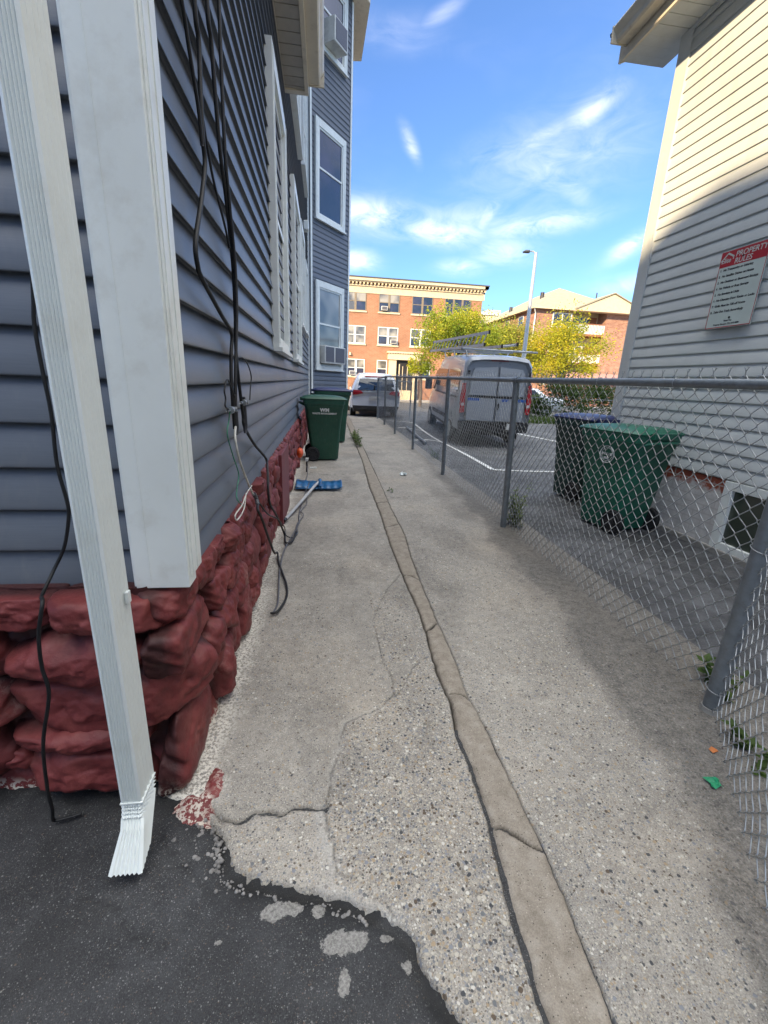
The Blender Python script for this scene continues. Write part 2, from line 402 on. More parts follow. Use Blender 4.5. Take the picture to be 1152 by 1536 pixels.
# foliage
def leafmat(name,a,b,c):
    t=NT(name); g=t.geo(); oi=t.new('ShaderNodeNewGeometry')
    n=t.noise(g,.75,3,.6); f=t.noise(g,7,2)
    col=t.ramp(t.math('ADD',t.math('MULTIPLY',n,.65),t.math('MULTIPLY',f,.35)),[(.36,a),(.5,b),(.62,c)])
    t.out(col,.6,None,0,.3)
    tr=t.new('ShaderNodeBsdfTranslucent'); t.link(col,tr.inputs[0]); mx=t.new('ShaderNodeMixShader'); mx.inputs[0].default_value=.4
    o=t.n['Material Output']; t.link(t.b.outputs[0],mx.inputs[1]); t.link(tr.outputs[0],mx.inputs[2]); t.link(mx.outputs[0],o.inputs[0])
    return t.m
M['leaf_a']=leafmat('locust_leaves',(.10,.17,.018),(.26,.32,.025),(.52,.46,.03))
M['leaf_b']=leafmat('olive_leaves',(.15,.18,.035),(.26,.27,.045),(.42,.36,.06))
M['leaf_c']=leafmat('gold_leaves',(.14,.20,.02),(.38,.38,.025),(.64,.50,.03))
M['leaf_weed']=leafmat('weed_leaves',(.04,.08,.018),(.08,.13,.03),(.15,.19,.05))
M['leaf_dark']=leafmat('shrub_leaves',(.03,.06,.015),(.06,.10,.02),(.11,.15,.03))
M['bark']=simple('bark',(.11,.085,.06),.9,var=.3,scale=12)
# ------------------------------------------------------------------ camera
cd=bpy.data.cameras.new('camera'); cam=bpy.data.objects.new('camera',cd); COL.objects.link(cam); scene.camera=cam
cd.sensor_fit='VERTICAL'; cd.sensor_height=36; cd.lens=652.6*36/1536; cd.clip_start=.02; cd.clip_end=2000
def ray(u,v): return Vector((u-576.,-(v-768.),-652.6))
Zc=-ray(481,2940).normalized(); Yc=ray(487,568); Yc=(Yc-Zc*Yc.dot(Zc)).normalized(); Xc=Yc.cross(Zc)
Rm=Matrix((Xc,Yc,Zc))   # rows: world axes in camera space -> world = Rm @ cam
cam.matrix_world=Matrix.Translation((0,0,1.4))@Rm.to_4x4()
# ------------------------------------------------------------------ world and sun
SUN_EL,SUN_ROT=R_(23),R_(225)
w=bpy.data.worlds.new('World'); scene.world=w; w.use_nodes=True
nt=w.node_tree; nn=nt.nodes; ll=nt.links
bg=nn['Background']; bg.inputs[1].default_value=.08
sky=nn.new('ShaderNodeTexSky'); sky.sky_type='NISHITA'; sky.sun_disc=False; sky.sun_elevation=SUN_EL; sky.sun_rotation=SUN_ROT
sky.air_density=1.0; sky.dust_density=.25; sky.ozone_density=3.0; sky.altitude=20
tc=nn.new('ShaderNodeTexCoord')
def wn(t_,**k):
    n=nn.new(t_)
    for a,b in k.items(): setattr(n,a,b)
    return n
def wm(op,a,b=None,clamp=False):
    m=wn('ShaderNodeMath',operation=op,use_clamp=clamp)
    for i,v in ((0,a),(1,b)):
        if v is None: continue
        if isinstance(v,bpy.types.NodeSocket): ll.new(v,m.inputs[i])
        else: m.inputs[i].default_value=v
    return m.outputs[0]
sx=wn('ShaderNodeSeparateXYZ'); ll.new(tc.outputs['Generated'],sx.inputs[0])
# azimuth (from +Y) and elevation in degrees: soft bands of cirrus at their own places in the sky
az=wm('MULTIPLY',wm('ARCTAN2',sx.outputs[0],sx.outputs[1]),57.2958)
el=wm('MULTIPLY',wm('ARCSINE',sx.outputs[2]),57.2958)
cb=wn('ShaderNodeCombineXYZ'); ll.new(wm('MULTIPLY',az,.11),cb.inputs[0]); ll.new(wm('MULTIPLY',el,.26),cb.inputs[1])
n1=wn('ShaderNodeTexNoise'); ll.new(cb.outputs[0],n1.inputs['Vector']); n1.inputs['Scale'].default_value=1.7; n1.inputs['Detail'].default_value=9; n1.inputs['Roughness'].default_value=.62; n1.inputs['Distortion'].default_value=.9
n2=wn('ShaderNodeTexNoise'); ll.new(cb.outputs[0],n2.inputs['Vector']); n2.inputs['Scale'].default_value=.55; n2.inputs['Detail'].default_value=3
tot=None
# (az, el, rot_deg, sa, se, amp)
CL=[(25,22,10,9,3.2,.30),(12,17,3,12,1.5,.45),(5,17.5,-2,5,1.3,1.0),(13,16.3,-6,5,1.2,.95),(18.4,17.6,50,1.8,.8,.6),(3.5,13.2,0,2.6,1.0,.9),(24,16.6,6,5.5,.9,.75),(20.5,14.4,0,3.2,1.2,.7),(16,12.8,0,2.6,.8,.6),(27.6,25.2,20,2.6,1.0,.8),(23,23.6,22,5,.8,.45),(24,21.6,-30,3.6,1.5,.5),(26.5,19.8,-35,3.5,1.0,.4),(19,22.8,10,3,.7,.35),(9.3,23.6,-55,1.5,.55,.65),(33.4,14.2,30,2.0,.8,.85),(12,32.3,20,2.2,.5,.35),(7,31,0,4,1.2,.2),(35,11,10,4,.8,.5),(-20,25,0,12,4,.6),(60,25,0,15,6,.8),(110,30,0,20,8,.6)]
for (a0,e0,rot,sa,se,am) in CL:
    da=wm('SUBTRACT',az,float(a0)); de=wm('SUBTRACT',el,float(e0)); c,s=math.cos(R_(rot)),math.sin(R_(rot))
    u=wm('ADD',wm('MULTIPLY',da,c/sa),wm('MULTIPLY',de,s/sa)); v=wm('ADD',wm('MULTIPLY',da,-s/se),wm('MULTIPLY',de,c/se))
    g_=wm('MULTIPLY',wm('POWER',2.718,wm('MULTIPLY',wm('ADD',wm('MULTIPLY',u,u),wm('MULTIPLY',v,v)),-1.)),am)
    tot=g_ if tot is None else wm('MAXIMUM',tot,g_)
nf=wm('MULTIPLY',wm('SUBTRACT',n1.outputs['Fac'],.27),2.9,True)
cl=wm('MULTIPLY',wm('MULTIPLY',wm('ADD',tot,wm('MULTIPLY',wm('SUBTRACT',n2.outputs['Fac'],.5),.25)),nf,True),.72,True)
mx=wn('ShaderNodeMix',data_type='RGBA'); ll.new(cl,mx.inputs[0]); tt=wn('ShaderNodeMix',data_type='RGBA',blend_type='MULTIPLY'); tt.inputs[0].default_value=1; ll.new(sky.outputs[0],tt.inputs[6]); er=wn('ShaderNodeMapRange'); ll.new(el,er.inputs[0]); er.inputs[1].default_value=5; er.inputs[2].default_value=36; tg=wn('ShaderNodeMix',data_type='RGBA'); ll.new(er.outputs[0],tg.inputs[0]); tg.inputs[6].default_value=(.52,.66,.90,1); tg.inputs[7].default_value=(.74,.86,1.06,1); ll.new(tg.outputs[2],tt.inputs[7]); ll.new(tt.outputs[2],mx.inputs[6]); mx.inputs[7].default_value=(6.6,6.5,6.8,1)
CLOUDMIX=mx
# added out-of-view bright cloud overhead and to the right, as neutral fill light
mr=wn('ShaderNodeMapRange',interpolation_type='SMOOTHSTEP'); ll.new(el,mr.inputs[0]); mr.inputs[1].default_value=44; mr.inputs[2].default_value=62
mr2=wn('ShaderNodeMapRange',interpolation_type='SMOOTHSTEP'); ll.new(wm('ABSOLUTE',wm('SUBTRACT',az,100)),mr2.inputs[0]); mr2.inputs[1].default_value=50; mr2.inputs[2].default_value=25
mr3=wn('ShaderNodeMapRange',interpolation_type='SMOOTHSTEP'); ll.new(el,mr3.inputs[0]); mr3.inputs[1].default_value=26; mr3.inputs[2].default_value=42
nv=wn('ShaderNodeTexNoise'); ll.new(tc.outputs['Generated'],nv.inputs['Vector']); nv.inputs['Scale'].default_value=2.2; nv.inputs['Detail'].default_value=5
up=wm('MULTIPLY',wm('MAXIMUM',mr.outputs[0],wm('MULTIPLY',wm('MULTIPLY',mr2.outputs[0],mr3.outputs[0]),.9)),wm('MULTIPLY',wm('SUBTRACT',nv.outputs['Fac'],.33),3.4,True))
mx2=wn('ShaderNodeMix',data_type='RGBA'); ll.new(wm('MULTIPLY',up,.85),mx2.inputs[0]); ll.new(mx.outputs[2],mx2.inputs[6]); mx2.inputs[7].default_value=(30,29.8,28.2,1)
mx=mx2
tint=wn('ShaderNodeMix',data_type='RGBA',blend_type='MULTIPLY'); tint.inputs[0].default_value=0.0; ll.new(mx.outputs[2],tint.inputs[6]); tint.inputs[7].default_value=(1,1,1,1)
ll.new(tint.outputs[2],bg.inputs[0])
sd=bpy.data.lights.new('sun','SUN'); sd.energy=2.9; sd.angle=R_(.9); sd.color=(1,.77,.47)
so=bpy.data.objects.new('sun',sd); COL.objects.link(so)
sdir=Vector((math.sin(SUN_ROT)*math.cos(SUN_EL),math.cos(SUN_ROT)*math.cos(SUN_EL),math.sin(SUN_EL)))
so.rotation_euler=(-sdir).to_track_quat('-Z','Y').to_euler(); so.location=(-10,-10,12)
scene.view_settings.view_transform='Standard'; scene.view_settings.look='None'; scene.view_settings.exposure=1.82; scene.view_settings.gamma=1
scene.cycles.max_bounces=6; scene.cycles.use_denoising=True
# ------------------------------------------------------------------ ground
def lot_z(x,y):
    s=np.clip((x-2.6)/1.3,0,1); s=s*s*(3-2*s)
    d=-.25*np.exp(-((y-12.3)/3.4)**2)*s
    f=np.clip((y-19.)/22.,0,1); return d-.43*f*f*(3-2*f)
STRL=[(.50,.1),(.507,.566),(.509,.624),(.517,.761),(.529,.897),(.531,.942),(.547,1.02),(.552,1.116),(.552,1.286),(.548,1.421),(.576,1.60),(.568,1.76),(.573,1.95),(.593,2.202),(.599,2.487),(.588,2.989),(.584,3.403),(.592,3.909),(.612,4.642),(.611,5.781),(.682,7.973),(.696,10.654),(.74,15.579),(.76,18.3)]
STRR=[(.66,.1),(.668,.548),(.678,.67),(.69,.808),(.692,.951),(.689,1.129),(.688,1.409),(.672,1.633),(.689,1.942),(.685,2.278),(.696,2.62),(.702,2.892),(.717,3.255),(.764,3.907),(.76,4.723),(.787,5.788),(.813,7.849),(.882,11.908),(.94,16.185),(.95,18.3)]
def interp(pl,y): return np.interp(y,[p[1] for p in pl],[p[0] for p in pl])
APRON=[(-3.5,1.30),(-1.022,1.30),(-.95,1.28),(-.56,1.23),(-.43,1.17),(-.329,1.095),(-.31,1.04),(-.297,1.0),(-.27,.96),(-.22,.934),(-.104,.899),(.009,.871),(.07,.845),(.135,.809),(.19,.775),(.218,.755),(.23,.735),(.235,.705),(.249,.652),(.311,.581),(.36,.50),(.40,.36),(.45,.1),(.47,-.6)]
# graded lattice
ys=[.0]
while ys[-1]<18.2: ys.append(ys[-1]+max(.0065,.0046*ys[-1]))
ys=np.array(ys); xs=np.concatenate([np.arange(-.56,1.3,.0075),np.arange(1.3,2.16,.012)])
X,Y=np.meshgrid(xs,ys,indexing='ij')
jit=.004; 
wx=X+.012*fbm(X*9,Y*9,4,3); wy=Y+.012*fbm(X*9,Y*9,4,31)
wx2=wx+.007*fbm(X*45,Y*45,4,5); wy2=wy+.007*fbm(X*45,Y*45,4,8)
ap_poly=APRON+[(-3.5,-.6)]
dA=seg_dist(wx2,wy2,APRON); inA=inside(wx2,wy2,ap_poly); sdA=np.where(inA,-dA,dA)
Z=.006*fbm(X*1.2,Y*1.2,3)+.0035*fbm(X*9,Y*9,3,2)+.0012*fbm(X*60,Y*60,3,4)
Z=Z*np.clip(1.4-.05*Y,.5,1)
# edge of slab, rising above asphalt
edge=np.clip((sdA+.012)/.03,0,1); Z=Z-(1-edge)*.06-.004*np.exp(-(sdA/.03)**2)
crack=np.zeros_like(X)
def addcrack(pl,wd,depth,s=1.):
    global Z,crack
    d=seg_dist(wx2,wy2,pl); wv=wd*(.55+.6*(fbm(X*14,Y*14,2,77)+.5)); wv=np.maximum(wv,wd*.15)
    e=np.exp(-(d/wv)**2); Z=Z-depth*e; crack=np.maximum(crack,np.clip(e*1.25-.15,0,1)*s)
CA=[(-.41,1.18),(-.36,1.165),(-.318,1.139),(-.27,1.12),(-.233,1.147),(-.19,1.15),(-.144,1.129),(-.1,1.15),(-.068,1.146),(.01,1.131)]
addcrack(CA,.007,.012,.7)
CB=[(.039,.938),(.03,1.0),(.012,1.07),(.01,1.131),(.02,1.22),(.036,1.302),(.06,1.38),(.07,1.45),(.096,1.515),(.15,1.55),(.201,1.565),(.26,1.60),(.323,1.684),(.33,1.8),(.309,1.94),(.305,2.15),(.299,2.34),(.33,2.45),(.398,2.635),(.44,2.75),(.50,2.86),(.575,2.99)]
addcrack(CB,.0045,.006,.6)
CC=[(.323,1.66),(.38,1.74),(.456,1.873),(.50,1.93),(.56,1.952)]
addcrack(CC,.004,.005,.5)
addcrack([(.039,.938),(.10,.90),(.15,.85),(.21,.78)],.004,.004,.5)
addcrack([(.40,.95),(.45,.80),(.50,.70)],.003,.003,.4)
addcrack([(.70,5.2),(1.2,5.35),(1.9,5.3)],.006,.006,.5)
addcrack([(.78,8.6),(1.3,8.7),(1.9,8.6)],.008,.006,.5)
addcrack([(-.35,6.6),(.1,6.55),(.65,6.7)],.008,.006,.5)
# strip trench
sL=interp(STRL,Y)+.005*fbm(X*0+3,Y*11,4,12)+.003*fbm(X*0,Y*50,2,40); sR=interp(STRR,Y)+.006*fbm(X*0+9,Y*13,4,22)+.003*fbm(X*0,Y*50,2,44)
ins=np.minimum(X-sL,sR-X); tr=np.clip((ins+.004)/.010,0,1); Z=Z-tr*.045
gapL=np.exp(-((X-sL)/.0055)**2)*np.clip(.55+.9*fbm(X*0+1,Y*5,2,50),0.1,1); gapR=.6*np.exp(-((X-sR)/.0035)**2)*np.clip(.4+.9*fbm(X*0+4,Y*6,2,60),0.05,1)
crack=np.maximum(crack,np.clip(np.maximum(gapL,gapR)*1.2,0,1)); crack=np.maximum(crack,tr)
# aggregate exposure
slab2=inside(wx,wy,[(.04,.9),(.01,1.13),(.036,1.30),(.096,1.515),(.20,1.565),(.456,1.873),(.56,1.96),(.56,.2),(.25,.55)])
agg=np.where(X<sL,np.where(slab2,1.,.26),.42)
agg=agg+.22*fbm(X*2.2,Y*2.2,3,70)-.10*np.clip((Y-2)/6,0,1)
agg=np.where((X<sL)&(Y<1.13)&(~slab2),.42,agg)
agg=np.where((X<sL)&(Y>1.9)&(Y<2.7)&(X>.30),.65,agg)
agg=np.clip(agg,0.05,1)
# dirt: right side against the fence, damp stains
fx=1.80
dl=(X-(np.interp(Y,[.2,.55,.85,1.2,1.6,2.2,3,5,9,18],[.93,.98,1.16,1.26,1.30,1.40,1.5,1.68,1.8,1.9])))/.16+1.1*fbm(X*3.2,Y*3.2,4,90)
dirt=np.clip(dl*1.1+.22,0,1)*np.clip(1.25-.07*Y,.35,1)
dirt=np.maximum(dirt,.50*np.clip(fbm(X*2.6,Y*1.3,5,110)*2.8-.15,0,1)); dirt=np.maximum(dirt,.35*np.clip(fbm(X*7,Y*5,4,118)*2.6-.5,0,1))
dirt=np.maximum(dirt,.55*np.exp(-((np.hypot(X-.05,(Y-2.9)*.35)-.15)/.12)**2)*np.clip(fbm(X*6,Y*6,3,15)+.3,0,1))
dirt=np.maximum(dirt,.5*np.exp(-(sdA/.03)**2)*np.clip(fbm(X*12,Y*12,3,19)+.4,0,1))
wallx=-.40+.0*Y
paint=np.clip(1-(X-(wallx-.02))/.085+.6*fbm(X*18,Y*18,3,130),0,1)*(Y>1.15)
patch=np.clip(np.exp(-(seg_dist(wx,wy,[(.028,.95),(.002,1.02),(-.01,1.12)])/.022)**2)+.9*np.exp(-(seg_dist(wx,wy,[(.0,.90),(.11,.845),(.19,.785)])/.026)**2)+.6*np.exp(-(seg_dist(wx,wy,CB[4:12])/.014)**2),0,1)
V=np.stack([X.ravel(),Y.ravel(),Z.ravel()],1)
wk=npmesh('walkway',V,gridfaces(len(xs),len(ys)),M['concrete'],attrs=dict(agg=agg,dirt=dirt,crack=crack,paint=paint,patch=patch))
tag(wk,'worn concrete side walkway between blue house and chain-link fence','walkway',kind='structure')
# brown mortar strip
ys2=ys[ys<18.1]; ns=26; S,Y2=np.meshgrid(np.linspace(0,1,ns),ys2,indexing='ij')
l=interp(STRL,Y2)+.005*fbm(0*Y2+3,Y2*11,4,12)+.003*fbm(0*Y2,Y2*50,2,40)+.003; r=interp(STRR,Y2)+.006*fbm(0*Y2+9,Y2*13,4,22)+.003*fbm(0*Y2,Y2*50,2,44)+.003
X2=l+(r-l)*S
Z2=-.001+.004*fbm(X2*7,Y2*7,4,200)+.0015*fbm(X2*60,Y2*60,2,201)-.03*np.exp(-S/.05)-.014*np.exp(-(1-S)/.03)+.001*np.sin(S*3.14)
ck=np.zeros_like(X2)
wsx=X2+.01*fbm(X2*30,Y2*30,3,9); wsy=Y2+.016*fbm(X2*22,Y2*22,3,7)
for pl,wd in (([(.588,2.989),(.65,2.96),(.702,2.892)],.006),([(.593,2.202),(.685,2.278)],.008),([(.568,1.66),(.64,1.65),(.69,1.60)],.004),([(.54,1.02),(.60,1.0),(.64,.955),(.69,.93)],.006),([(.60,5.0),(.76,5.05)],.01),([(.6,4.1),(.76,4.2)],.008)):
    e=np.exp(-(seg_dist(wsx,wsy,pl)/wd)**2); ck=np.maximum(ck,np.clip(e*1.3-.2,0,1)); Z2=Z2-e*.012
ck=np.maximum(ck,np.maximum(np.exp(-S/.03)*.8,.35*np.exp(-(1-S)/.02)))
st=npmesh('mortar_strip',np.stack([X2.ravel(),Y2.ravel(),Z2.ravel()],1),gridfaces(ns,len(ys2)),M['strip'],attrs=dict(crack=ck))
tag(st,'cracked brown mortar strip running along the middle of the walkway','strip',kind='structure')
# asphalt driveway in front
ax=np.arange(-3.4,2.6,.014); ay=np.concatenate([np.arange(-3.,.2,.08),np.arange(.2,1.45,.012)])
XA,YA=np.meshgrid(ax,ay,indexing='ij')
ZA=-.010+.005*fbm(XA*2.2,YA*2.2,4,300)+.004*fbm(XA*22,YA*22,4,310)
dE=seg_dist(XA,YA,APRON)
ZA=ZA-.016*np.exp(-(dE/.016)**2)*(XA>-.45)+.006*np.clip(fbm(XA*8,YA*8,3,320),0,1)*np.exp(-(dE/.12)**2)
edg=np.clip(np.exp(-(dE/.045)**2)*(1.1+1.2*fbm(XA*14,YA*14,4,700)),0,1); ZA=ZA+edg*(.006*fbm(XA*70,YA*70,3,710)+.004*fbm(XA*160,YA*160,2,715))
for pl_ in ([(-.52,1.14),(-.48,1.06),(-.41,1.0),(-.35,.94),(-.30,.90)],[(-.66,.95),(-.55,.90),(-.5,.84),(-.40,.80)]):
    q_=np.exp(-(seg_dist(XA+.02*fbm(XA*25,YA*25,3,720),YA+.02*fbm(XA*25,YA*25,3,721),pl_)/.006)**2); ZA=ZA-.005*q_; edg=np.maximum(edg,q_*.8)
cem=np.zeros_like(XA)
for (cx,cy,rx,ry) in ((-.135,.853,.040,.026),(-.085,.857,.034,.020),(-.012,.846,.020,.020),(.040,.766,.050,.030),(.085,.764,.036,.026),(.052,.684,.014,.032),(.165,.765,.022,.012),(.21,.70,.014,.02),(-.27,.80,.012,.01)):
    cem=np.maximum(cem,np.exp(-(((XA-cx)/rx)**2+((YA-cy)/ry)**2)*.8))
npd=npmesh('driveway',np.stack([XA.ravel(),YA.ravel(),ZA.ravel()],1),gridfaces(len(ax),len(ay)),M['asphalt'],attrs=dict(edge=edg,cem=cem))
tag(npd,'dark asphalt driveway patch below the corner of the blue house','driveway',kind='structure')
# parking lot
lx=np.arange(1.86,14.,.12); ly=np.arange(-6,19.2,.12); XL,YL=np.meshgrid(lx,ly,indexing='ij')
ZL=lot_z(XL,YL)-.022+.006*fbm(XL*.8,YL*.8,3,400)
lt=npmesh('parking_lot',np.stack([XL.ravel(),YL.ravel(),ZL.ravel()],1),gridfaces(len(lx),len(ly)),M['lot_asphalt'])
tag(lt,'grey asphalt parking lot behind the chain-link fence','parking lot',kind='structure')
# terrain and street
gx=np.concatenate([[-900,-300,-100,-40],np.arange(-20,60,2.),[100,300,900]]); gy=np.concatenate([[-900,-300,-60,-20,-3.],np.arange(-1,70,1.),[100,300,900.]])
XG,YG=np.meshgrid(gx,gy,indexing='ij'); ZG=-.33+lot_z(XG*0,YG)
tag(npmesh('ground',np.stack([XG.ravel(),YG.ravel(),ZG.ravel()],1),gridfaces(len(gx),len(gy)),M['earth']),'earth ground','ground',kind='structure')
def sheet(name,x0,x1,y0,y1,dz,mat,label,cat,n=24,thick=None):
    sxs=np.linspace(x0,x1,8); sys_=np.linspace(y0,y1,n); A,B=np.meshgrid(sxs,sys_,indexing='ij')
    Zs=lot_z(A*0,B)+dz
    m=MB(); nv=len(sys_)
    o=npmesh(name,np.stack([A.ravel(),B.ravel(),Zs.ravel()],1),gridfaces(8,nv),mat)
    return tag(o,label,cat,kind='structure')
sheet('street',-60,90,18.9,42.5,-.03,M['road'],'street asphalt crossing beyond the walkway','street')
for (y0,y1,n_) in ((42.5,46.5,'far_pavement'),):
    m=MB(); z=float(lot_z(np.array(0.),np.array(44.)))
    m.box(-60,90,y0,y1,z-.3,z+.12)
    o=m.build('pavement',M['far_walk'],bevel=.02); tag(o,'concrete pavement with kerb across the street','pavement',kind='structure')
m=MB(); 
m.quad((-60,46.5,-.40),(90,46.5,-.40),(90,75,-.40),(-60,75,-.40)); o=m.build('lawn',M['earth']); tag(o,'ground around the far brick buildings','ground',kind='structure')
# parking lines (drape)
def line(mb,a,b,wd=.10):
    a=Vector((*a,0)); b=Vector((*b,0)); n=int((b-a).length/.25)+2; d=(b-a).normalized(); p=Vector((-d.y,d.x,0))*wd/2
    prev=None
    for k in range(n+1):
        c=a+(b-a)*k/n
        q=[]
        for sgn in (1,-1):
            e=c+p*sgn; q.append((e.x,e.y,float(lot_z(np.array(e.x),np.array(e.y)))-.022+.010))
        if prev: mb.quad(prev[0],prev[1],q[1],q[0])
        prev=q
m=MB()
line(m,(2.96,7.28),(3.30,16.4)); line(m,(2.96,7.28),(4.4,7.32)); line(m,(2.2,11.0),(3.18,11.35)); line(m,(2.35,14.1),(3.2,14.0)); line(m,(2.3,16.5),(3.32,16.4)); line(m,(6.5,15.1),(8.3,12.0)); line(m,(5.0,18.3),(7.2,18.5))
tag(m.build('parking_lines',M['line_paint']),'worn white painted stall lines on the lot','road marking',kind='structure')
# kerb plank / wheel stop
m=MB(); m.tube([(2.60,13.9,.03),(2.40,10.2,.03)],.032,10)
tag(m.build('loose_pipe',M['fence_pipe'],smooth='auto'),'loose grey pipe lying beside the fence in the lot','pipe')
# cement spots in driveway
def blob(cx,cy,rx,ry,seed,z=-.006,n=72):
    pts=[]
    for k in range(n):
        a=2*math.pi*k/n; rr=1+.5*float(fbm(np.array(math.cos(a)*1.6+seed),np.array(math.sin(a)*1.6),4,seed*7))+.25*float(fbm(np.array(a*5.+seed),np.array(seed*1.),3,seed*3))
        pts.append((cx+rx*rr*math.cos(a),cy+ry*rr*math.sin(a)))
    return pts
def spots(lst,name,mat,label):
    m=MB()
    for (cx,cy,rx,ry,sd_) in lst:
        P=blob(cx,cy,rx,ry,sd_); c=(cx,cy,-.0035); n=len(P)
        base=len(m.v); m.v.append((cx,cy,-.0035)); 
        for p in P: m.v.append((cx+(p[0]-cx)*.75,cy+(p[1]-cy)*.75,-.004))
        for p in P: m.v.append((*p,-.014))
        for k in range(n):
            k2=(k+1)%n; m.f.append((base,base+1+k,base+1+k2)); m.f.append((base+1+k,base+1+n+k,base+1+n+k2,base+1+k2))
    return tag(m.build(name,mat,smooth=True),label,'cement patch',kind='structure')
# gravel
m=MB()
for k in range(430):
    if k<300:
        t_=random.random(); i=random.uniform(4,13); a=APRON[int(i)]; b=APRON[int(i)+1]; f=i-int(i)
        cx=a[0]+(b[0]-a[0])*f-abs(random.gauss(0,.025))-.004; cy=a[1]+(b[1]-a[1])*f-abs(random.gauss(0,.02))-.004
    else: cx=-.36+random.gauss(0,.035); cy=1.04+random.gauss(0,.05)
    s=random.choice([.0015,.002,.003,.004,.0065,.003,.0022]) if k<300 else random.choice([.002,.004,.006,.009,.003]); a0=random.random()*6
    ring=[]; c=Vector((cx,cy,-.016+s*.5))
    rr=[[ (c.x+math.cos(a0+q*1.047)*s*fr*random.uniform(.75,1.25),c.y+math.sin(a0+q*1.047)*s*fr*random.uniform(.75,1.25),c.z+hz*s) for q in range(6)] for fr,hz in ((.6,-.6),(1,0),(.55,.6))]
    m.loft(rr)
tag(m.build('gravel',M['gravel'],smooth=True),'loose pale gravel along the broken concrete edge','gravel',kind='stuff')
# ------------------------------------------------------------------ siding
def siding(name,p0,u,nrm,L,z0,z1,ex,mat,parent,depth=.014,wave=.002,seed=0,du=.5,seams=()):
    """lapped vinyl: each course leans out to its bottom edge, with a dark under-lap"""
    u=Vector(u).normalized(); nrm=Vector(nrm).normalized(); p0=Vector(p0)
    nu=max(2,int(L/du)+1); us=np.linspace(0,L,nu)
    prof=[]
    z=z0; k=0
    while z<z1-1e-4:
        zt=min(z+ex,z1)
        prof+=[(.0005,z-.0005),(.0025,z+.010),(depth-.004,z+.0015),(depth-.001,z+.0),(depth,z+.004),(depth*.93,z+.013),(depth*.16,zt-.0025)]
        z+=ex
    prof.append((0.0,z1))
    prof=np.array(prof); npf=len(prof)
    A=np.repeat(us[:,None],npf,1); N=np.repeat(prof[None,:,0],nu,0).copy(); ZZ=np.repeat(prof[None,:,1],nu,0).copy()
    kk=np.floor((prof[:,1]-z0+1e-6)/ex)[None,:]
    ZZ+=wave*fbm(A*1.1,kk*3.7+0*A,2,seed)*.8; N+=wave*.9*(fbm(A*.9,kk*1.9+0*A,2,seed+5))
    V=np.array(p0)[None,None,:]+A[...,None]*np.array(u)+N[...,None]*np.array(nrm); V[...,2]=ZZ
    F=gridfaces(nu,npf)
    if u.cross(Vector((0,0,1))).dot(nrm)>0: pass
    else: F=F[:,::-1]
    o=npmesh(name,V.reshape(-1,3),F,mat,parent,smooth=False)
    return o
def window(parent,o,u,n,w,h,name='window',casing=.10,depth=.05,glass='glass',mid=.5,muntin=0,sill=True,trim='white_trim',unitname=None):
    """o = lower left corner of the outer casing on the wall plane"""
    o,u,n=Vector(o),Vector(u).normalized(),Vector(n).normalized(); z=Vector((0,0,1)); m=MB()
    def bx(a0,a1,z0,z1,d0,d1): m.obox(o+u*a0+z*z0+n*d0,u*(a1-a0),n*(d1-d0),z*(z1-z0))
    c=casing
    bx(0,c,0,h,0,depth); bx(w-c,w,0,h,0,depth); bx(c,w-c,h-c*1.1,h,0,depth+.002); bx(c,w-c,0,c*.7,0,depth-.002)
    bx(c*.25,c*.5,c*.3,h-c*.3,depth,depth+.008); bx(w-c*.5,w-c*.25,c*.3,h-c*.3,depth,depth+.008)
    s=min(.045,w*.06)
    for (z0,z1,d) in ((h*mid,h-c*1.1,.028),(c*.7,h*mid+s,.014)):
        bx(c,c+s,z0,z1,0,d); bx(w-c-s,w-c,z0,z1,0,d); bx(c+s,w-c-s,z1-s,z1,0,d); bx(c+s,w-c-s,z0,z0+s,0,d)
        if muntin:
            for k in range(1,muntin): 
                xx=c+(w-2*c)*k/muntin; bx(xx-.01,xx+.01,z0+s,z1-s,0,d-.003)
    f=m.build(name,M[trim],parent)
    p=MB(); p.obox(o+u*(c+.002)+z*(c*.7+.002)+n*.002,u*(w-2*c-.004),n*.005,z*(h-c*1.8-.004)); p.build('pane',M[glass],f)
    if sill:
        q=MB(); q.obox(o-u*.02-z*.035+n*0,u*(w+.04),n*(depth+.03),z*.034); q.build('sill',M[trim],f)
    return f
# ------------------------------------------------------------------ blue house
house=empty('blue_house',(-1.5,1.4,0),label='slate blue vinyl-sided house with red stone foundation on the left',cat='house')
hp=Vector((-1.5,1.4,0))
_link=COL.objects.link
def child_world(root):
    """shift children of an Empty so that their world coordinates are kept"""
    for c in [o for o in bpy.data.objects if o.parent==root]:
        c.matrix_parent_inverse=Matrix.Translation(-root.location) if root.rotation_euler.z==0 else (Matrix.Translation(root.location)@Matrix.Rotation(root.rotation_euler.z,4,'Z')).inverted()
WX=-.484
EX=.131
siding('side_siding',(WX,1.42,0),(0,1,0),(1,0,0),12.2,.704,11.1,EX,M['blue_siding'],house,seed=1,wave=.0025,du=.35,depth=.027)
siding('front_siding',(-4.2,1.412,0),(1,0,0),(0,-1,0),3.72,.716,6.,EX*.895*1.12,M['blue_siding'],house,seed=7,du=.3,depth=.02)
# solid core
m=MB(); m.box(-4.2,WX-.001,1.414,6.4,.70,4.7); m.box(-4.2,WX-.001,6.4,13.6,.70,11.1); m.build('wall_core',M['blue_siding'],house)
# corner board
m=MB(); m.box(-.592,-.430,1.345,1.42,.735,4.9); m.box(-.4305,-.4255,1.36,1.48,.765,4.9)
m.box(-.60,-.592,1.352,1.42,.738,4.9)
cbd=m.build('corner_board',M['white_trim'],house,bevel=.006)
m=MB(); m.box(-.549,-.545,1.3435,1.345,.737,4.9); m.build('corner_board_crease',M['white_trim'],cbd)
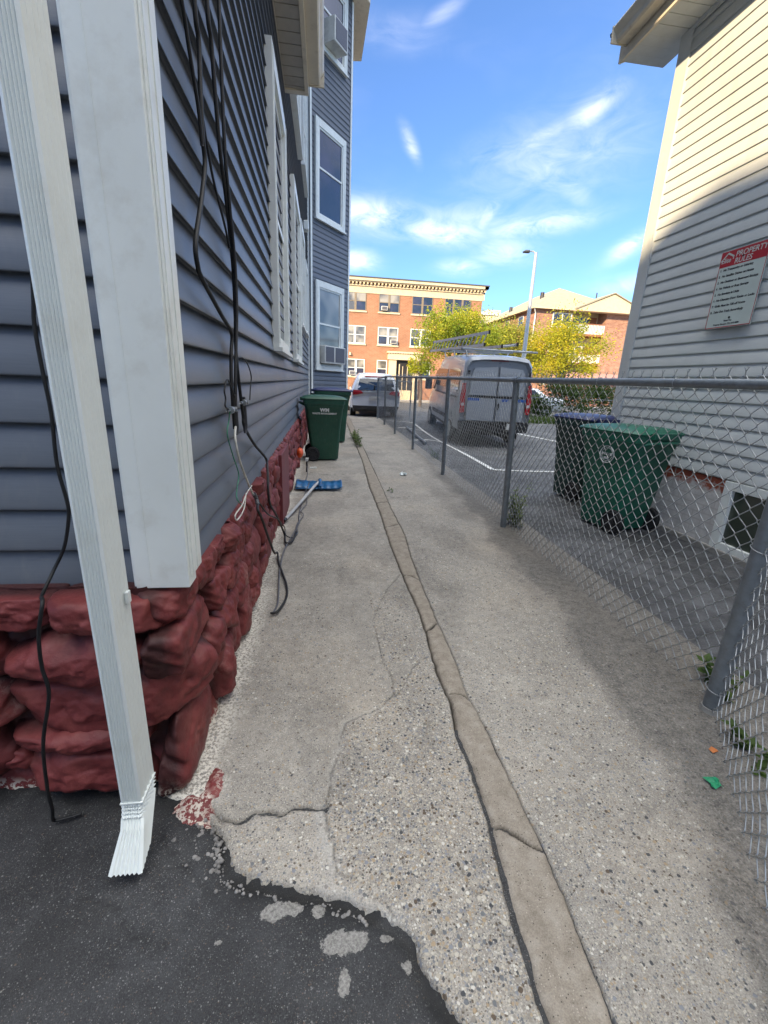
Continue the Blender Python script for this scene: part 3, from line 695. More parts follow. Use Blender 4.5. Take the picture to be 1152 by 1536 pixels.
# flutes on the side return
m=MB()
for k in range(2): m.box(-.4255,-.4225,1.375+.05*k,1.39+.05*k,.775,4.9)
m.build('corner_board_groove',M['white_trim'],cbd)
# windows in the side wall
for (y0,w_,z0,h_) in ((4.35,1.28,1.66,2.25),(6.95,1.65,1.66,2.33),(9.0,1.3,2.35,1.75),(10.9,1.1,2.4,1.5),(7.3,1.8,5.05,2.1),(10.2,1.6,5.4,2.1)):
    window(house,(WX+.012,y0,z0),(0,1,0),(1,0,0),w_,h_,casing=.12,depth=.06)
# small vent
m=MB(); m.box(WX+.01,WX+.13,11.0,11.25,4.5,4.68); m.build('vent_hood',M['white_trim'],house,bevel=.02)
# eave on low wing
m=MB(); yy=1.0
while yy<6.22:
    m.box(WX+.012,-.235,yy,yy+.15,4.545,4.56); m.box(WX+.012,-.235,yy+.15,yy+.162,4.553,4.565); yy+=.162
m.box(WX+.0,WX+.03,1.0,6.22,4.52,4.545)
m.build('soffit',M['soffit'],house)
m=MB(); m.box(-.235,-.19,1.0,6.30,4.525,4.74); m.box(WX+.01,-.235,6.225,6.30,4.53,4.74); m.build('fascia',M['cream_trim'],house,bevel=.004)
m=MB()
prof=[(-.19,4.56),(-.075,4.56),(-.06,4.575),(-.055,4.63),(-.03,4.66),(-.015,4.69),(-.02,4.70),(-.19,4.70)]
m.loft([[(a,y_,b) for a,b in prof] for y_ in (1.0,6.15)]); m.box(-.20,-.012,6.15,6.17,4.55,4.71); m.build('gutter',M['cream_trim'],house)
m=MB(); m.obox((-.10,.9,4.72),(-3.0,0,1.6),(0,5.45,0),(.02,0,.04)); m.build('roof',M['asph_shingle'],house)
# tall block roof
m=MB(); m.box(-4.5,-.05,6.2,13.9,11.1,11.35); m.build('cornice',M['cream_trim'],house,bevel=.02)
# bay
A=Vector((-.40,13.5,0)); B=Vector((.733,15.1,0)); ub=(B-A).normalized(); nb=Vector((ub.y,-ub.x,0)); Lb=(B-A).length
siding('bay_siding',A+nb*.0,ub,nb,Lb,.95,11.1,EX,M['blue_siding'],house,seed=21,du=.5)
siding('bay_siding',B+Vector((-.002,0,0)),(0,1,0),(1,0,0),2.2,.95,11.1,EX,M['blue_siding'],house,seed=22)
m=MB(); P=[A-nb*.004,B-nb*.004,B+Vector((-.02,2.3,0)),Vector((-1.0,17.4,0)),Vector((-1.,13.5,0))]
m.loft([[(p.x,p.y,z_) for p in P] for z_ in (.96,11.09)]); m.build('bay_core',M['blue_siding'],house)
m=MB(); P=[A-nb*.02,B-nb*.02,B+Vector((-.04,2.3,0)),Vector((-1.0,17.38,0)),Vector((-1.,13.5,0))]
m.loft([[(p.x,p.y,z_) for p in P] for z_ in (-.1,.97)]); m.build('bay_foundation',M['red_board'],house)
m=MB()
for C,dx in ((A,0),(B,0)):
    for uu,wd in ((ub,.07),):
        o_=C+nb*.012 if dx==0 and C==A else C-ub*.07+nb*.012
        m.obox((o_.x,o_.y,.94),uu*wd,nb*.012,(0,0,10.1))
m.obox((B.x+.012,B.y-.005,.94),(0,.08,0),(.012,0,0),(0,0,10.1))
m.box(WX+.01,-.425,13.40,13.47,.70,11.0)
m.build('corner_trim',M['white_trim'],house)
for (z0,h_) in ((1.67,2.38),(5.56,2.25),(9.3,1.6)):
    f=window(house,A+ub*(Lb*.10)+nb*.012+Vector((0,0,z0)),ub,nb,Lb*.73,h_,casing=.15,depth=.05,glass='glass_pale' if z0<2 else 'glass',mid=.52)  # pale lower pane colour stands in for the sunlit house reflected there
m=MB(); P=[A+nb*.45-ub*.2,B+nb*.35+ub*.3,B+Vector((.4,2.3,0)),Vector((-1.0,17.8,0)),Vector((-1.,13.2,0))]
m.loft([[(p.x,p.y,z_) for p in P] for z_ in (11.12,11.34)]); m.build('eave',M['cream_trim'],house)
# curtain in the middle bay window
def fabric(o,u,n,w,h,seed,parent,name='curtain'):
    m=MB(); o,u,n=Vector(o),Vector(u),Vector(n)
    m.grid(lambda a,b:o+u*(w*a)+Vector((0,0,h*b*(1-.25*a*(1-b))))+n*(.004+.0015*math.sin(a*40+seed)),16,6); return m.build(name,M['curtain'],parent,smooth=True)
# foundation of stones
s_near=np.arange(-3.4,2.,.0075); s_far=[2.0]
while s_far[-1]<12.2: s_far.append(s_far[-1]+max(.0075,.0048*(s_far[-1]+1.2)))
ss=np.concatenate([s_near,s_far]); zz=np.arange(-.06,.745,.0075)
Sg,Zg=np.meshgrid(ss,zz,indexing='ij')
rc=.10; cX,cY=-.478,1.335
def wallmap(S_):
    th=np.clip((S_+rc)/(2*rc),0,1)*math.pi/2
    return np.where(S_<-rc,cX+S_,np.where(S_>rc,cX,(cX-rc)+rc*np.sin(th))),np.where(S_<-rc,cY,np.where(S_>rc,cY+S_,(cY+rc)-rc*np.cos(th))),th
# recessed mortar bed
PX_,PY_,th=wallmap(Sg); NX=np.sin(th); NY=-np.cos(th)
off=-.015+.022*fbm(Sg*7,Zg*7,4,600)+.008*fbm(Sg*30,Zg*30,3,601)+np.clip((.10-Zg)/.16,0,1)*.035
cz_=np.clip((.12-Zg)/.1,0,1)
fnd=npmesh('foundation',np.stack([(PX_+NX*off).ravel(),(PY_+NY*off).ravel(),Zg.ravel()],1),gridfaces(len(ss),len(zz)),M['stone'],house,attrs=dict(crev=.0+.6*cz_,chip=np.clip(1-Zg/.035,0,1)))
# boulders bedded in it: soft-edged convex blocks with rough faces
import bmesh
def ico(n):
    bm=bmesh.new(); bmesh.ops.create_icosphere(bm,subdivisions=n,radius=1); V_=np.array([tuple(v.co) for v in bm.verts]); F_=np.array([[v.index for v in f.verts] for f in bm.faces]); bm.free(); return V_,F_
ICO={3:ico(3),4:ico(4),5:ico(5)}
r3=np.random.default_rng(23)
blocks=[]
zrow=0.
for hgt in (.27,.20,.17,.12):
    s_=-3.5+r3.random()*.3
    while s_<12.6:
        wdt=r3.uniform(.24,.50) if hgt>.15 else r3.uniform(.18,.42)
        if s_>-.1: wdt*=.74
        if r3.random()<.22 and hgt>.19:
            f_=r3.uniform(.35,.65); blocks.append((s_+wdt/2,zrow+hgt*f_/2,wdt*.5,hgt*f_*.5)); blocks.append((s_+wdt/2+r3.uniform(-.03,.03),zrow+hgt*(1+f_)/2,wdt*.5*r3.uniform(.8,1),hgt*(1-f_)*.5))
        else: blocks.append((s_+wdt/2,zrow+hgt*.5+r3.uniform(-.02,.02),wdt*.5,hgt*.5))
        if r3.random()<.4: blocks.append((s_+wdt,zrow+r3.uniform(0,hgt),r3.uniform(.03,.06),r3.uniform(.02,.045)))
        s_+=wdt
    zrow+=hgt*.97
BV=[];BF=[];BC=[];BH=[];nb0=0
for (cs,cz,hw,hh) in blocks:
    near=cs<2.4; V_,F_=ICO[(5 if -1.3<cs<1.3 and hw>.08 else 4) if near else 3]
    K_=15; N_=r3.normal(size=(K_,3)); N_/=np.linalg.norm(N_,axis=1)[:,None]; N_[0]=(0,0,1); N_[1]=(r3.uniform(-.3,.3),r3.uniform(-.3,.3),1); N_[1]/=np.linalg.norm(N_[1])
    N_[2:6]=[(1,.15,.1),(-1,-.1,.1),(.1,1,.1),(-.1,-1,.1)]; N_/=np.linalg.norm(N_,axis=1)[:,None]
    a_=r3.uniform(.80,1.12,K_); a_[2:6]=r3.uniform(.93,1.06,4)
    D_=V_@N_.T/a_[None,:]; pw=13.; r_=(np.sum(np.clip(D_,0,None)**pw,1)+1e-9)**(-1/pw); r_=np.clip(r_,.7,1.45)
    P_=V_*r_[:,None]
    ang=r3.normal()*.13; c_,q_=math.cos(ang),math.sin(ang)
    dep=(.105 if cs<0 else .075)*r3.uniform(.75,1.25) if hw>.08 else .055
    dep=min(dep,.12 if cs<-.12 else .092)
    lx_=P_[:,0]*hw*1.0; lz_=P_[:,1]*hh*1.03; ld_=P_[:,2]*dep
    lx_,lz_=lx_*c_-lz_*q_,lx_*q_+lz_*c_
    sd0=r3.uniform(0,50)
    nz=.020*fbm(lx_*9+sd0,lz_*9+ld_*7,4,3)+.011*(1-2*np.abs(fbm(lx_*16+sd0,lz_*22+ld_*14,3,7)))+.005*fbm(lx_*70+sd0,lz_*70,3,9)
    sc_=1+nz/np.maximum(np.sqrt(lx_**2+lz_**2+ld_**2),.03)
    lx_,lz_,ld_=lx_*sc_,lz_*sc_,ld_*sc_
    ox,oy,th_=wallmap(np.array(cs)); th_=float(th_); nx_,ny_=math.sin(th_),-math.cos(th_); tx_,ty_=math.cos(th_),math.sin(th_)
    inset=-.012 if cs>.0 else 0.
    if abs(cs)<.22: inset=-.03
    wx_=float(ox)+tx_*lx_+nx_*(ld_+inset); wy_=float(oy)+ty_*lx_+ny_*(ld_+inset); wz_=np.minimum(cz+lz_,.735)
    BV.append(np.stack([wx_,wy_,wz_],1)); BF.append(F_+nb0); nb0+=len(V_)
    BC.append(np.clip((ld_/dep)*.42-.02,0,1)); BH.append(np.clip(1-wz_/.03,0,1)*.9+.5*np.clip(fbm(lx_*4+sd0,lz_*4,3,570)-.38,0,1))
BV=np.concatenate(BV); BF=np.concatenate(BF)
keep=(BV[BF][:,:,2].max(1)>-.08)
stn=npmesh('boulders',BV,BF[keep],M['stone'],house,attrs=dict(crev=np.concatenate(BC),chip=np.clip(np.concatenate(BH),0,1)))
# red pilaster board
m=MB(); m.box(-.47,-.395,4.12,4.92,-.03,.702); m.build('red_board',M['red_board'],house,bevel=.006)
m=MB(); m.box(-.52,-.45,3.95,4.12,-.03,.702); m.build('red_board_return',M['red_board'],house)
# low painted mortar ledge at the corner
u_=np.linspace(-.50,-.30,60); v_=np.linspace(1.06,1.36,90); UU,VV=np.meshgrid(u_,v_,indexing='ij')
dT=seg_dist(UU+.012*fbm(UU*40,VV*40,3,3),VV+.012*fbm(UU*40,VV*40,3,4),[(-.445,1.195),(-.42,1.185),(-.40,1.19),(-.388,1.24),(-.385,1.30)])
hh_=.010-.5*np.clip(dT-.010,0,1)+.004*fbm(UU*50,VV*50,3,8)
npmesh('foundation_ledge',np.stack([UU.ravel(),VV.ravel(),np.maximum(hh_,-.04).ravel()],1),gridfaces(60,90),M['stone'],house,attrs=dict(crev=np.ones(UU.size),chip=np.full(UU.size,.8)*np.clip(fbm(UU*9,VV*9,3,6).ravel()*3+.35,0,1)))
# downspout
m=MB()
def dsring(z,yf,xc,w=.054,d=.098,fl=.005,flip=0):
    pts=[]
    x0,x1=xc-w/2,xc+w/2
    nf=6
    # front with ribs
    for k in range(nf*2+1):
        f=k/(nf*2); off=fl if k%2 else 0
        pts.append((x0+w*(.1+.8*f),yf+off,z))
    pts.insert(0,(x0,yf+.003,z)); pts.append((x1,yf+.003,z))
    for k in range(1,10): pts.append((x1-(.0035 if k%2 else 0),yf+d*k/10,z))
    pts.append((x1,yf+d,z)); pts.append((x0,yf+d,z))
    return pts
rings=[dsring(5.2,1.055,-.553),dsring(.20,1.05,-.555)]
for k in range(9):
    t_=k/8; z_=.19-.045*t_; o_=.003*(1 if k%2 else -1)
    rings.append(dsring(z_,1.05-.012*t_*t_-o_,-.555+.0*t_,.054-2*o_,.098))
for k in range(1,6):
    t_=k/5; rings.append([(p[0]+(-.006)*t_,p[1]-.012-.075*t_,.145-.115*t_+(p[1]-1.05)*.35*t_) for p in dsring(0,1.05,-.550,.054+.036*t_,.098-.03*t_)])
n=len(rings[0]); m.loft(rings,cap=False); 
# inner skin so that the mouth is hollow
dsp=m.build('downspout',M['downspout'],house); md=dsp.modifiers.new('s','SOLIDIFY'); md.thickness=.0015; md.offset=-1
m=MB(); m.obox((-.585,1.047,.192),(.062,0,0),(0,.104,0),(0,0,.004)); m.build('downspout_seam',M['downspout'],dsp)
m=MB(); m.obox((-.527,1.12,.80),(.010,0,0),(0,.02,0),(0,0,.035)); m.build('downspout_bracket',M['downspout'],dsp,bevel=.003)
# ------------------------------------------------------------------ cables on the house
def cable(name,pts,r,mat,label,cat='cable',group=None,k=8,n=7):
    m=MB(); m.tube(catmull(pts,k),r,n); o=m.build(name,M[mat],smooth=True); return tag(o,label,cat,group)
G='black cables hanging down the side of the blue house'
cable('wall_cable',[(-.43,1.95,6.5),(-.43,1.80,3.2),(-.43,1.74,2.6),(-.43,1.8,2.426),(-.43,1.85,2.336),(-.43,1.894,2.258),(-.432,1.92,2.17)],.0065,'black_cable','short black cable joining the leftmost cable high on the side wall','cable',G)
cable('wall_cable',[(-.43,2.1,6.5),(-.43,2.0,3.4),(-.43,1.935,2.62),(-.43,1.961,2.485),(-.43,1.937,2.319),(-.43,1.927,2.195),(-.43,1.935,2.12),(-.43,1.844,1.976),(-.43,1.728,1.822),(-.43,1.73,1.754),(-.43,1.784,1.719),(-.43,2.058,1.639),(-.43,2.25,1.585),(-.432,2.225,1.49),(-.432,2.198,1.38),(-.43,2.19,1.27),(-.43,2.202,1.15)],.0085,'black_cable','leftmost black cable on the side wall, bulging left before the clamps','cable',G)
cable('wall_cable',[(-.43,2.3,6.5),(-.43,2.22,3.4),(-.43,2.135,2.72),(-.43,2.168,2.606),(-.43,2.188,2.444),(-.43,2.221,2.279),(-.43,2.298,2.128),(-.43,2.37,1.896),(-.43,2.367,1.678),(-.43,2.34,1.56),(-.43,2.345,1.458),(-.43,2.39,1.316),(-.43,2.441,1.195),(-.43,2.473,1.13),(-.43,2.789,.989),(-.42,3.208,.83),(-.40,3.12,.77),(-.385,3.0,.66),(-.38,3.03,.54),(-.375,3.38,.34),(-.36,3.80,.04),(-.33,3.62,.022),(-.28,3.66,.02),(-.26,3.9,.02)],.0085,'black_cable','right black cable that loops off the wall down to the walkway','cable',G)
cable('wall_cable',[(-.418,2.32,3.0),(-.418,2.26,2.35),(-.418,2.30,2.12),(-.418,2.36,1.9),(-.418,2.345,1.70),(-.42,2.30,1.55),(-.42,2.24,1.40),(-.42,2.20,1.26)],.008,'black_cable','black cable lying over the two thick cables above the clamps','cable',G)
cable('wall_cable',[(-.43,1.95,2.26),(-.43,1.99,2.2),(-.43,2.067,2.117),(-.43,2.24,2.013),(-.43,2.31,1.95)],.005,'black_cable','thin black cable crossing between the two thick cables','cable',G)
cable('white_wire',[(-.425,2.20,1.16),(-.41,2.10,1.12),(-.40,2.112,1.023),(-.40,2.267,.894),(-.40,2.42,.784),(-.39,2.49,.71)],.0058,'white_wire','dirty white wire running from the clamps to a grey splice at the stones','wire')
cable('splice_tape',[(-.392,2.44,.765),(-.385,2.47,.73),(-.375,2.45,.70)],.012,'grey_cable','grey taped splice at the top of the red stones','splice')
cable('ground_cable',[(-.375,2.46,.70),(-.35,2.28,.72),(-.34,2.33,.66),(-.335,2.5,.5),(-.345,2.9,.22),(-.375,3.35,.04),(-.35,3.2,.02),(-.31,3.028,.018),(-.257,2.795,.018),(-.246,2.625,.018),(-.281,2.45,.018),(-.325,2.425,.018)],.0075,'black_cable','black cable from the splice down onto the concrete with its end turned back','cable')
cable('ground_cable',[(-.37,2.46,.71),(-.36,2.75,.55),(-.36,3.3,.34),(-.37,3.95,.05),(-.345,3.81,.02),(-.272,3.752,.018),(-.25,3.9,.018)],.005,'black_cable','thin black cable from the splice to the loop beside the shovel handle','cable')
cable('ground_cable',[(-.27,6.75,.10),(-.25,6.5,.02),(-.26,6.0,.02),(-.20,5.75,.07),(-.24,5.345,.02),(-.264,4.504,.016),(-.25,4.2,.016),(-.281,3.882,.016),(-.332,3.453,.016),(-.33,3.1,.016),(-.321,2.926,.016),(-.294,2.578,.016),(-.308,2.439,.016)],.006,'grey_cable','grey cable lying along the walkway from under the shovel','cable')
cable('ground_cable',[(-.18,5.5,.05),(-.22,5.2,.02),(-.20,4.9,.016),(-.25,4.6,.016),(-.215,4.4,.03),(-.27,4.1,.016),(-.245,3.9,.016),(-.29,3.7,.016)],.0045,'grey_cable','second thin grey cable twisted beside the shovel handle','cable')
cable('green_wire',[(-.42,2.07,1.25),(-.43,2.083,1.2),(-.43,2.033,1.143),(-.43,2.131,1.028),(-.43,2.239,.92),(-.43,2.181,.863),(-.42,2.118,.82),(-.40,2.192,.759)],.003,'green_wire','thin green ground wire hanging from the left clamp','wire')
cable('bare_wire',[(-.39,2.372,.828),(-.38,2.15,.842),(-.38,2.016,.82),(-.38,1.86,.823),(-.38,1.888,.789),(-.38,2.06,.79),(-.385,2.16,.84)],.0032,'white_wire','pale looped bare wire at the bottom of the siding','wire')
cable('tap_wire',[(-.425,2.36,1.48),(-.42,2.45,1.485),(-.42,2.609,1.456),(-.42,2.707,1.395),(-.42,2.66,1.33),(-.42,2.62,1.268)],.0035,'black_cable','thin black wire looping right of the cable clamps','wire')
cable('tap_wire',[(-.42,2.19,1.30),(-.42,2.10,1.36),(-.42,2.045,1.377),(-.42,1.982,1.336),(-.42,1.995,1.30),(-.42,1.98,1.27),(-.42,2.05,1.25)],.0035,'black_cable','thin black wire looping left of the cable clamps','wire')
for (y_,z_,lab) in ((2.10,1.245,'left steel ground clamp on the cables'),(2.43,1.262,'right steel ground clamp on the cables')):
    e=empty('cable_clamp',(-.425,y_,z_),label=lab,cat='clamp')
    m=MB(); m.tube([(0,-.07,.002),(0,.10,-.004)],.0075,8); m.build('clamp_bar',M['steel'],e,smooth=True)
    m=MB(); m.cyl((.004,.0,0),(0,1,0),.016,.03,12); m.build('clamp_bolt',M['steel'],e); m=MB(); m.cyl((.004,.06,0),(1,0,0),.012,.03,10); m.build('clamp_bolt',M['steel'],e)
for (y_,z_) in ((2.205,1.21),(2.45,1.19)):
    m=MB(); m.tube([(-.424,y_-.008,z_+.10),(-.424,y_,z_+.02),(-.424,y_+.006,z_-.05),(-.424,y_+.006,z_-.09)],[.010,.013,.013,.008],8)
    tag(m.build('cable_connector',M['dark_metal'],smooth=True),'dark crimped connector on the %s cable below its clamp'%('left' if y_<2.3 else 'right'),'connector')
cable('front_cable',[(-.69,1.36,2.3),(-.72,1.36,1.9),(-.752,1.36,1.595),(-.764,1.36,1.507),(-.764,1.36,1.388),(-.761,1.36,1.274),(-.769,1.36,1.129),(-.76,1.36,1.025),(-.762,1.36,.972),(-.789,1.36,.875),(-.82,1.34,.804),(-.815,1.26,.76),(-.755,1.165,.79),(-.772,1.15,.695),(-.781,1.15,.597),(-.778,1.15,.504),(-.822,1.15,.33),(-.838,1.15,.163),(-.845,1.16,.07),(-.855,1.17,.012),(-.82,1.18,.006),(-.785,1.19,.006)],.0052,'black_cable','black cable hanging down the front wall behind the downspout')
# ------------------------------------------------------------------ beige house (right)
bh=empty('beige_house',(4.5,0,0),label='pale vinyl-sided house with whitewashed brick base on the right',cat='house')
RX=3.65
siding('side_siding',(RX+.012,5.20,0),(0,-1,0),(-1,0,0),13.,.672,4.935,.112,M['beige_siding'],bh,depth=.012,seed=41,du=.4,wave=.0006)
siding('gable_siding',(10.6,5.262,0),(-1,0,0),(0,1,0),6.9,.672,7.2,.112,M['beige_siding'],bh,depth=.012,seed=42)
m=MB(); m.box(RX+.016,10.6,-8,5.26,.66,4.95); m.build('wall_core',M['beige_siding'],bh)
m=MB(); m.box(RX-.012,RX+.09,5.11,5.285,.655,4.93); m.build('corner_board',M['beige_siding'],bh,bevel=.004)
m=MB(); m.box(RX+.01,RX+.3,3.47,5.24,-.1,.665); m.box(RX+.01,RX+.3,-8,2.10,-.1,.665); m.box(RX+.01,RX+.3,2.10,3.47,-.1,.02); m.box(RX+.06,10.6,5.10,5.24,-.1,.665); m.build('foundation',M['brick_white'],bh)
m=MB(); m.box(RX-.02,RX+.012,2.0,5.2,-.06,.03); m.build('foundation_ledge',M['fill'],bh,bevel=.01)
f=MB()
for (y0,y1,z0,z1) in ((2.12,2.20,.02,.66),(3.37,3.46,.02,.66),(2.20,3.37,.02,.095),(2.20,3.37,.585,.66),(2.76,2.81,.095,.585)): f.box(RX-.005,RX+.06,y0,y1,z0,z1)
fr=f.build('window',M['white_trim'],bh,bevel=.004); m=MB(); m.box(RX+.03,RX+.036,2.2,3.37,.095,.585); m.build('pane',M['glass_green'],fr)
# eave
m=MB(); yy=-7.
while yy<5.6:
    m.box(3.27,RX+.02,yy,yy+.125,4.93,4.942); m.box(3.27,RX+.02,yy+.125,yy+.14,4.936,4.95); yy+=.14
m.box(3.27,RX+.14,5.24,5.73,4.931,4.944); m.build('soffit',M['beige_siding'],bh)
m=MB(); m.box(RX-.02,RX-.004,-7,5.1,4.885,4.93); m.build('frieze_trim',M['beige_siding'],bh)
m=MB(); m.box(3.245,3.27,-7,5.735,4.905,5.12); m.obox((3.27,5.71,4.91),(7.2,0,2.9),(0,.025,0),(0,0,.2)); m.obox((3.27,5.30,4.93),(7.2,0,2.9),(0,.41,0),(0,0,.01)); m.build('fascia',M['cream_trim'],bh)
m=MB(); prof=[(3.235,5.0),(3.13,5.0),(3.11,5.015),(3.105,5.06),(3.08,5.09),(3.055,5.12),(3.06,5.135),(3.235,5.135)]
m.loft([[(a-.04*0,y_,b) for a,b in prof][::-1] for y_ in (-7,5.60)]); m.box(3.05,3.24,5.60,5.615,4.99,5.14); m.build('gutter',M['cream_trim'],bh)
m=MB(); m.obox((3.12,-7,5.135),(7.4,0,3.0),(0,12.76,0),(-.01,0,.03)); m.build('roof',M['asph_shingle'],bh)
# sign
def text(body,size,mat,parent,name,mtx,extrude=.0006,align='LEFT',shear=0,bold=0,space=1):
    c=bpy.data.curves.new(name,'FONT'); c.body=body; c.size=size; c.extrude=extrude; c.align_x=align; c.shear=shear; c.offset=bold; c.space_character=space
    tmp=bpy.data.objects.new('tmp',c); me=bpy.data.meshes.new_from_object(tmp); bpy.data.objects.remove(tmp); me.name=name
    me.transform(mtx); me.materials.clear(); me.materials.append(M[mat])
    o=bpy.data.objects.new(name,me); COL.objects.link(o)
    if parent: o.parent=parent
    return o
SW,SH=.47,.655
sg=empty('rules_sign',(3.615,4.07,2.0),label='white and red property rules sign screwed to the pale siding',cat='sign')
# local frame: x -> -Y world (to the right as seen), z up, normal -X
def SM(x,z,d=0): return Matrix(((0,0,-1,-d),(-1,0,0,-x),(0,1,0,z),(0,0,0,1)))
def sbox(x0,x1,z0,z1,d0,d1,name,mat):
    m=MB(); m.obox((-d1,-x1,z0),(d1-d0,0,0),(0,x1-x0,0),(0,0,z1-z0)); return m.build(name,M[mat],sg)
sbox(0,SW,0,SH,0,.004,'panel','sign_white')
sbox(.004,SW-.004,SH-.132,SH-.004,.004,.0052,'header','red_sign')
for (a,b,c_,d_) in ((.004,SW-.004,.004,.010),(.004,.009,.010,SH-.132),(SW-.009,SW-.004,.010,SH-.132)): sbox(a,b,c_,d_,.004,.0052,'border','red_sign')
text('PROPERTY',.062,'sign_white',sg,'heading',SM(.155,SH-.066,.0058),bold=.0007,shear=.12)
text('RULES',.062,'sign_white',sg,'heading',SM(.155,SH-.121,.0058),bold=.0007,shear=.12)
text('Elite',.056,'sign_white',sg,'logo_text',SM(.016,SH-.098,.0058),bold=.0005,shear=.15)
m=MB()
for (x0,z0,x1,z1,wd) in ((.012,SH-.08,.075,SH-.022,.010),(.075,SH-.022,.140,SH-.058,.014),(.136,SH-.05,.136,SH-.078,.010)):
    a=Vector((-.0056,-x0,z0)); b=Vector((-.0056,-x1,z1)); d=(b-a).normalized(); p=Vector((0,-d.z,d.y))*wd*.5
    m.obox(a-p,b-a,p*2,(-.0008,0,0))
m.build('logo_roof',M['sign_white'],sg)
lines=['1.  No Trespassing or Littering','2.  No Satellite Dishes on House','3.  No Outdoor or Basement Storage','4.  No Vehicle or Boat Storage','5.  No Smoking in Units','6.  No Changing Door Knobs or Locks','7.  Grills Must be 12ft off House','8.  Take Out Trash Accordingly']
for k,s_ in enumerate(lines): text(s_,.0262,'sign_black',sg,'rule_line',SM(.024,SH-.166-k*.0505,.0046),bold=.0007,shear=.08)
text('Thank You',.019,'sign_black',sg,'rule_line',SM(.19,.052,.0046),bold=.0003)
text('Property Manager (781) 813-2888',.019,'sign_black',sg,'rule_line',SM(.09,.026,.0046),bold=.0004)
for (x,z) in ((.245,.082),(.235,SH-.075)):
    m=MB(); m.cyl((-.007,-x,z),(1,0,0),.008,.006,12); m.build('screw',M['dark_metal'],sg)
# ------------------------------------------------------------------ wheelie bins
def bin_proto(name,body,lid,label,group,h=1.02,w=.60,d=.70,rim=.0,logo=None):
    """origin at ground under centre; hinge/wheels towards -y local, front towards +y"""
    e=empty(name,label=label,cat='wheelie bin',group=group)
    rings=[]
    for (f,sw,sd,off) in ((0,.76,.66,.02),(.03,.78,.68,.02),(.5,.88,.82,.0),(.86,.97,.94,0),(.875,1.0,.97,0),(.93,1.005,.985,0),(.935,1.045,1.03,0),(1.,1.05,1.035,0)):
        rings.append(rrect(0,off,w/2*sw,d/2*sd,.055,.03+(h-.03)*f,4))
    m=MB(); m.loft(rings,cap=True); b=m.build('body',M[body],e,smooth='auto')
    # embossed panel ribs on the back
    m=MB(); m.tube([(-w*.33,-d*.44,h*.90),(-w*.33,-d*.56,h*.93),(-w*.2,-d*.60,h*.94),(w*.2,-d*.60,h*.94),(w*.33,-d*.56,h*.93),(w*.33,-d*.44,h*.90)],.016,8); m.build('handle',M[body],e,smooth=True)
    # lid: domed, hinged at the back
    rings=[rrect(0,.01,w/2*1.07,d/2*1.10,.06,h+.002,4),rrect(0,.01,w/2*1.09,d/2*1.12,.06,h+.02,4),rrect(0,.01,w/2*1.0,d/2*1.04,.06,h+.045,4),rrect(0,-.01,w/2*.7,d/2*.72,.06,h+.07,4),rrect(0,-.02,w/2*.3,d/2*.3,.05,h+.078,4)]
    m=MB(); m.loft(rings); m.box(-w*.30,w*.30,-d*.60,-d*.53,h-.02,h+.03); m.build('lid',M[lid],e,smooth='auto')
    m=MB(); m.cyl((0,-d*.30,.125),(1,0,0),.013,w*.92,8); m.build('axle',M['dark_metal'],e)
    for s in (-1,1):
        m=MB(); m.cyl((s*w*.43,-d*.30,.127),(1,0,0),.125,.052,28); wl=m.build('wheel',M['tyre'],e,bevel=.008)
        m=MB(); 
        m.cyl((s*(w*.43+.028),-d*.30,.127),(1,0,0),.032,.012,16)
        for k in range(8):
            a=k*math.pi/4; c_,s_=math.cos(a),math.sin(a)
            m.obox((s*(w*.43+.024)-.004,-d*.30+c_*.03-s_*.008,.127+s_*.03+c_*.008),(.012,0,0),(0,c_*.07,s_*.07),(0,s_*.016,-c_*.016))
        m.tube([(s*(w*.43+.028),-d*.30+math.cos(a)*.098,.127+math.sin(a)*.098) for a in np.linspace(0,2*math.pi,24,endpoint=False)],.007,6,closed=True)
        m.build('hub',M['plastic_black'],wl)
    return e
def copy_tree(o,parent=None):
    c=o.copy(); COL.objects.link(c); c.parent=parent
    for ch in list(o.children): copy_tree(ch,c)
    return c
GB='wheelie bins beside the blue house'; GR='wheelie bins beside the pale house'
# side-on: wheels toward the house? -> local -y points to -x world
b1=bin_proto('wheelie_bin','green_bin','green_bin','dark green wheelie bin with white recycler logo, nearest beside the blue house',GB,h=1.05,w=.62,d=.68)
b1.location=(-.02,7.98,0); b1.rotation_euler=(0,0,R_(-90+4))
b3=bin_proto('wheelie_bin','green_bin','blue_lid','wheelie bin with blue lid standing behind the green logo bin',GB,h=1.14,w=.62,d=.78)
b3.location=(.17,10.3,0); b3.rotation_euler=(0,0,R_(-90+3))
b4=bin_proto('wheelie_bin','green_bin2','green_bin2','bright green wheelie bin with a round city seal by the pale house',GR,h=1.02,w=.60,d=.70)
b4.location=(3.15,4.20,-.02); b4.rotation_euler=(0,0,R_(14))
b5=bin_proto('wheelie_bin','dark_bin','blue_lid','dark wheelie bin with blue lid behind the one with the seal',GR,h=1.05,w=.56,d=.64)
b5.location=(3.45,5.45,-.02); b5.rotation_euler=(0,0,R_(10))
# logo on b1: on side facing camera (local +x after rotation?)
def decal(o,body,size,x,z,w_face,mat='white_print',name='logo_text',align='CENTER',bold=.001):
    pass
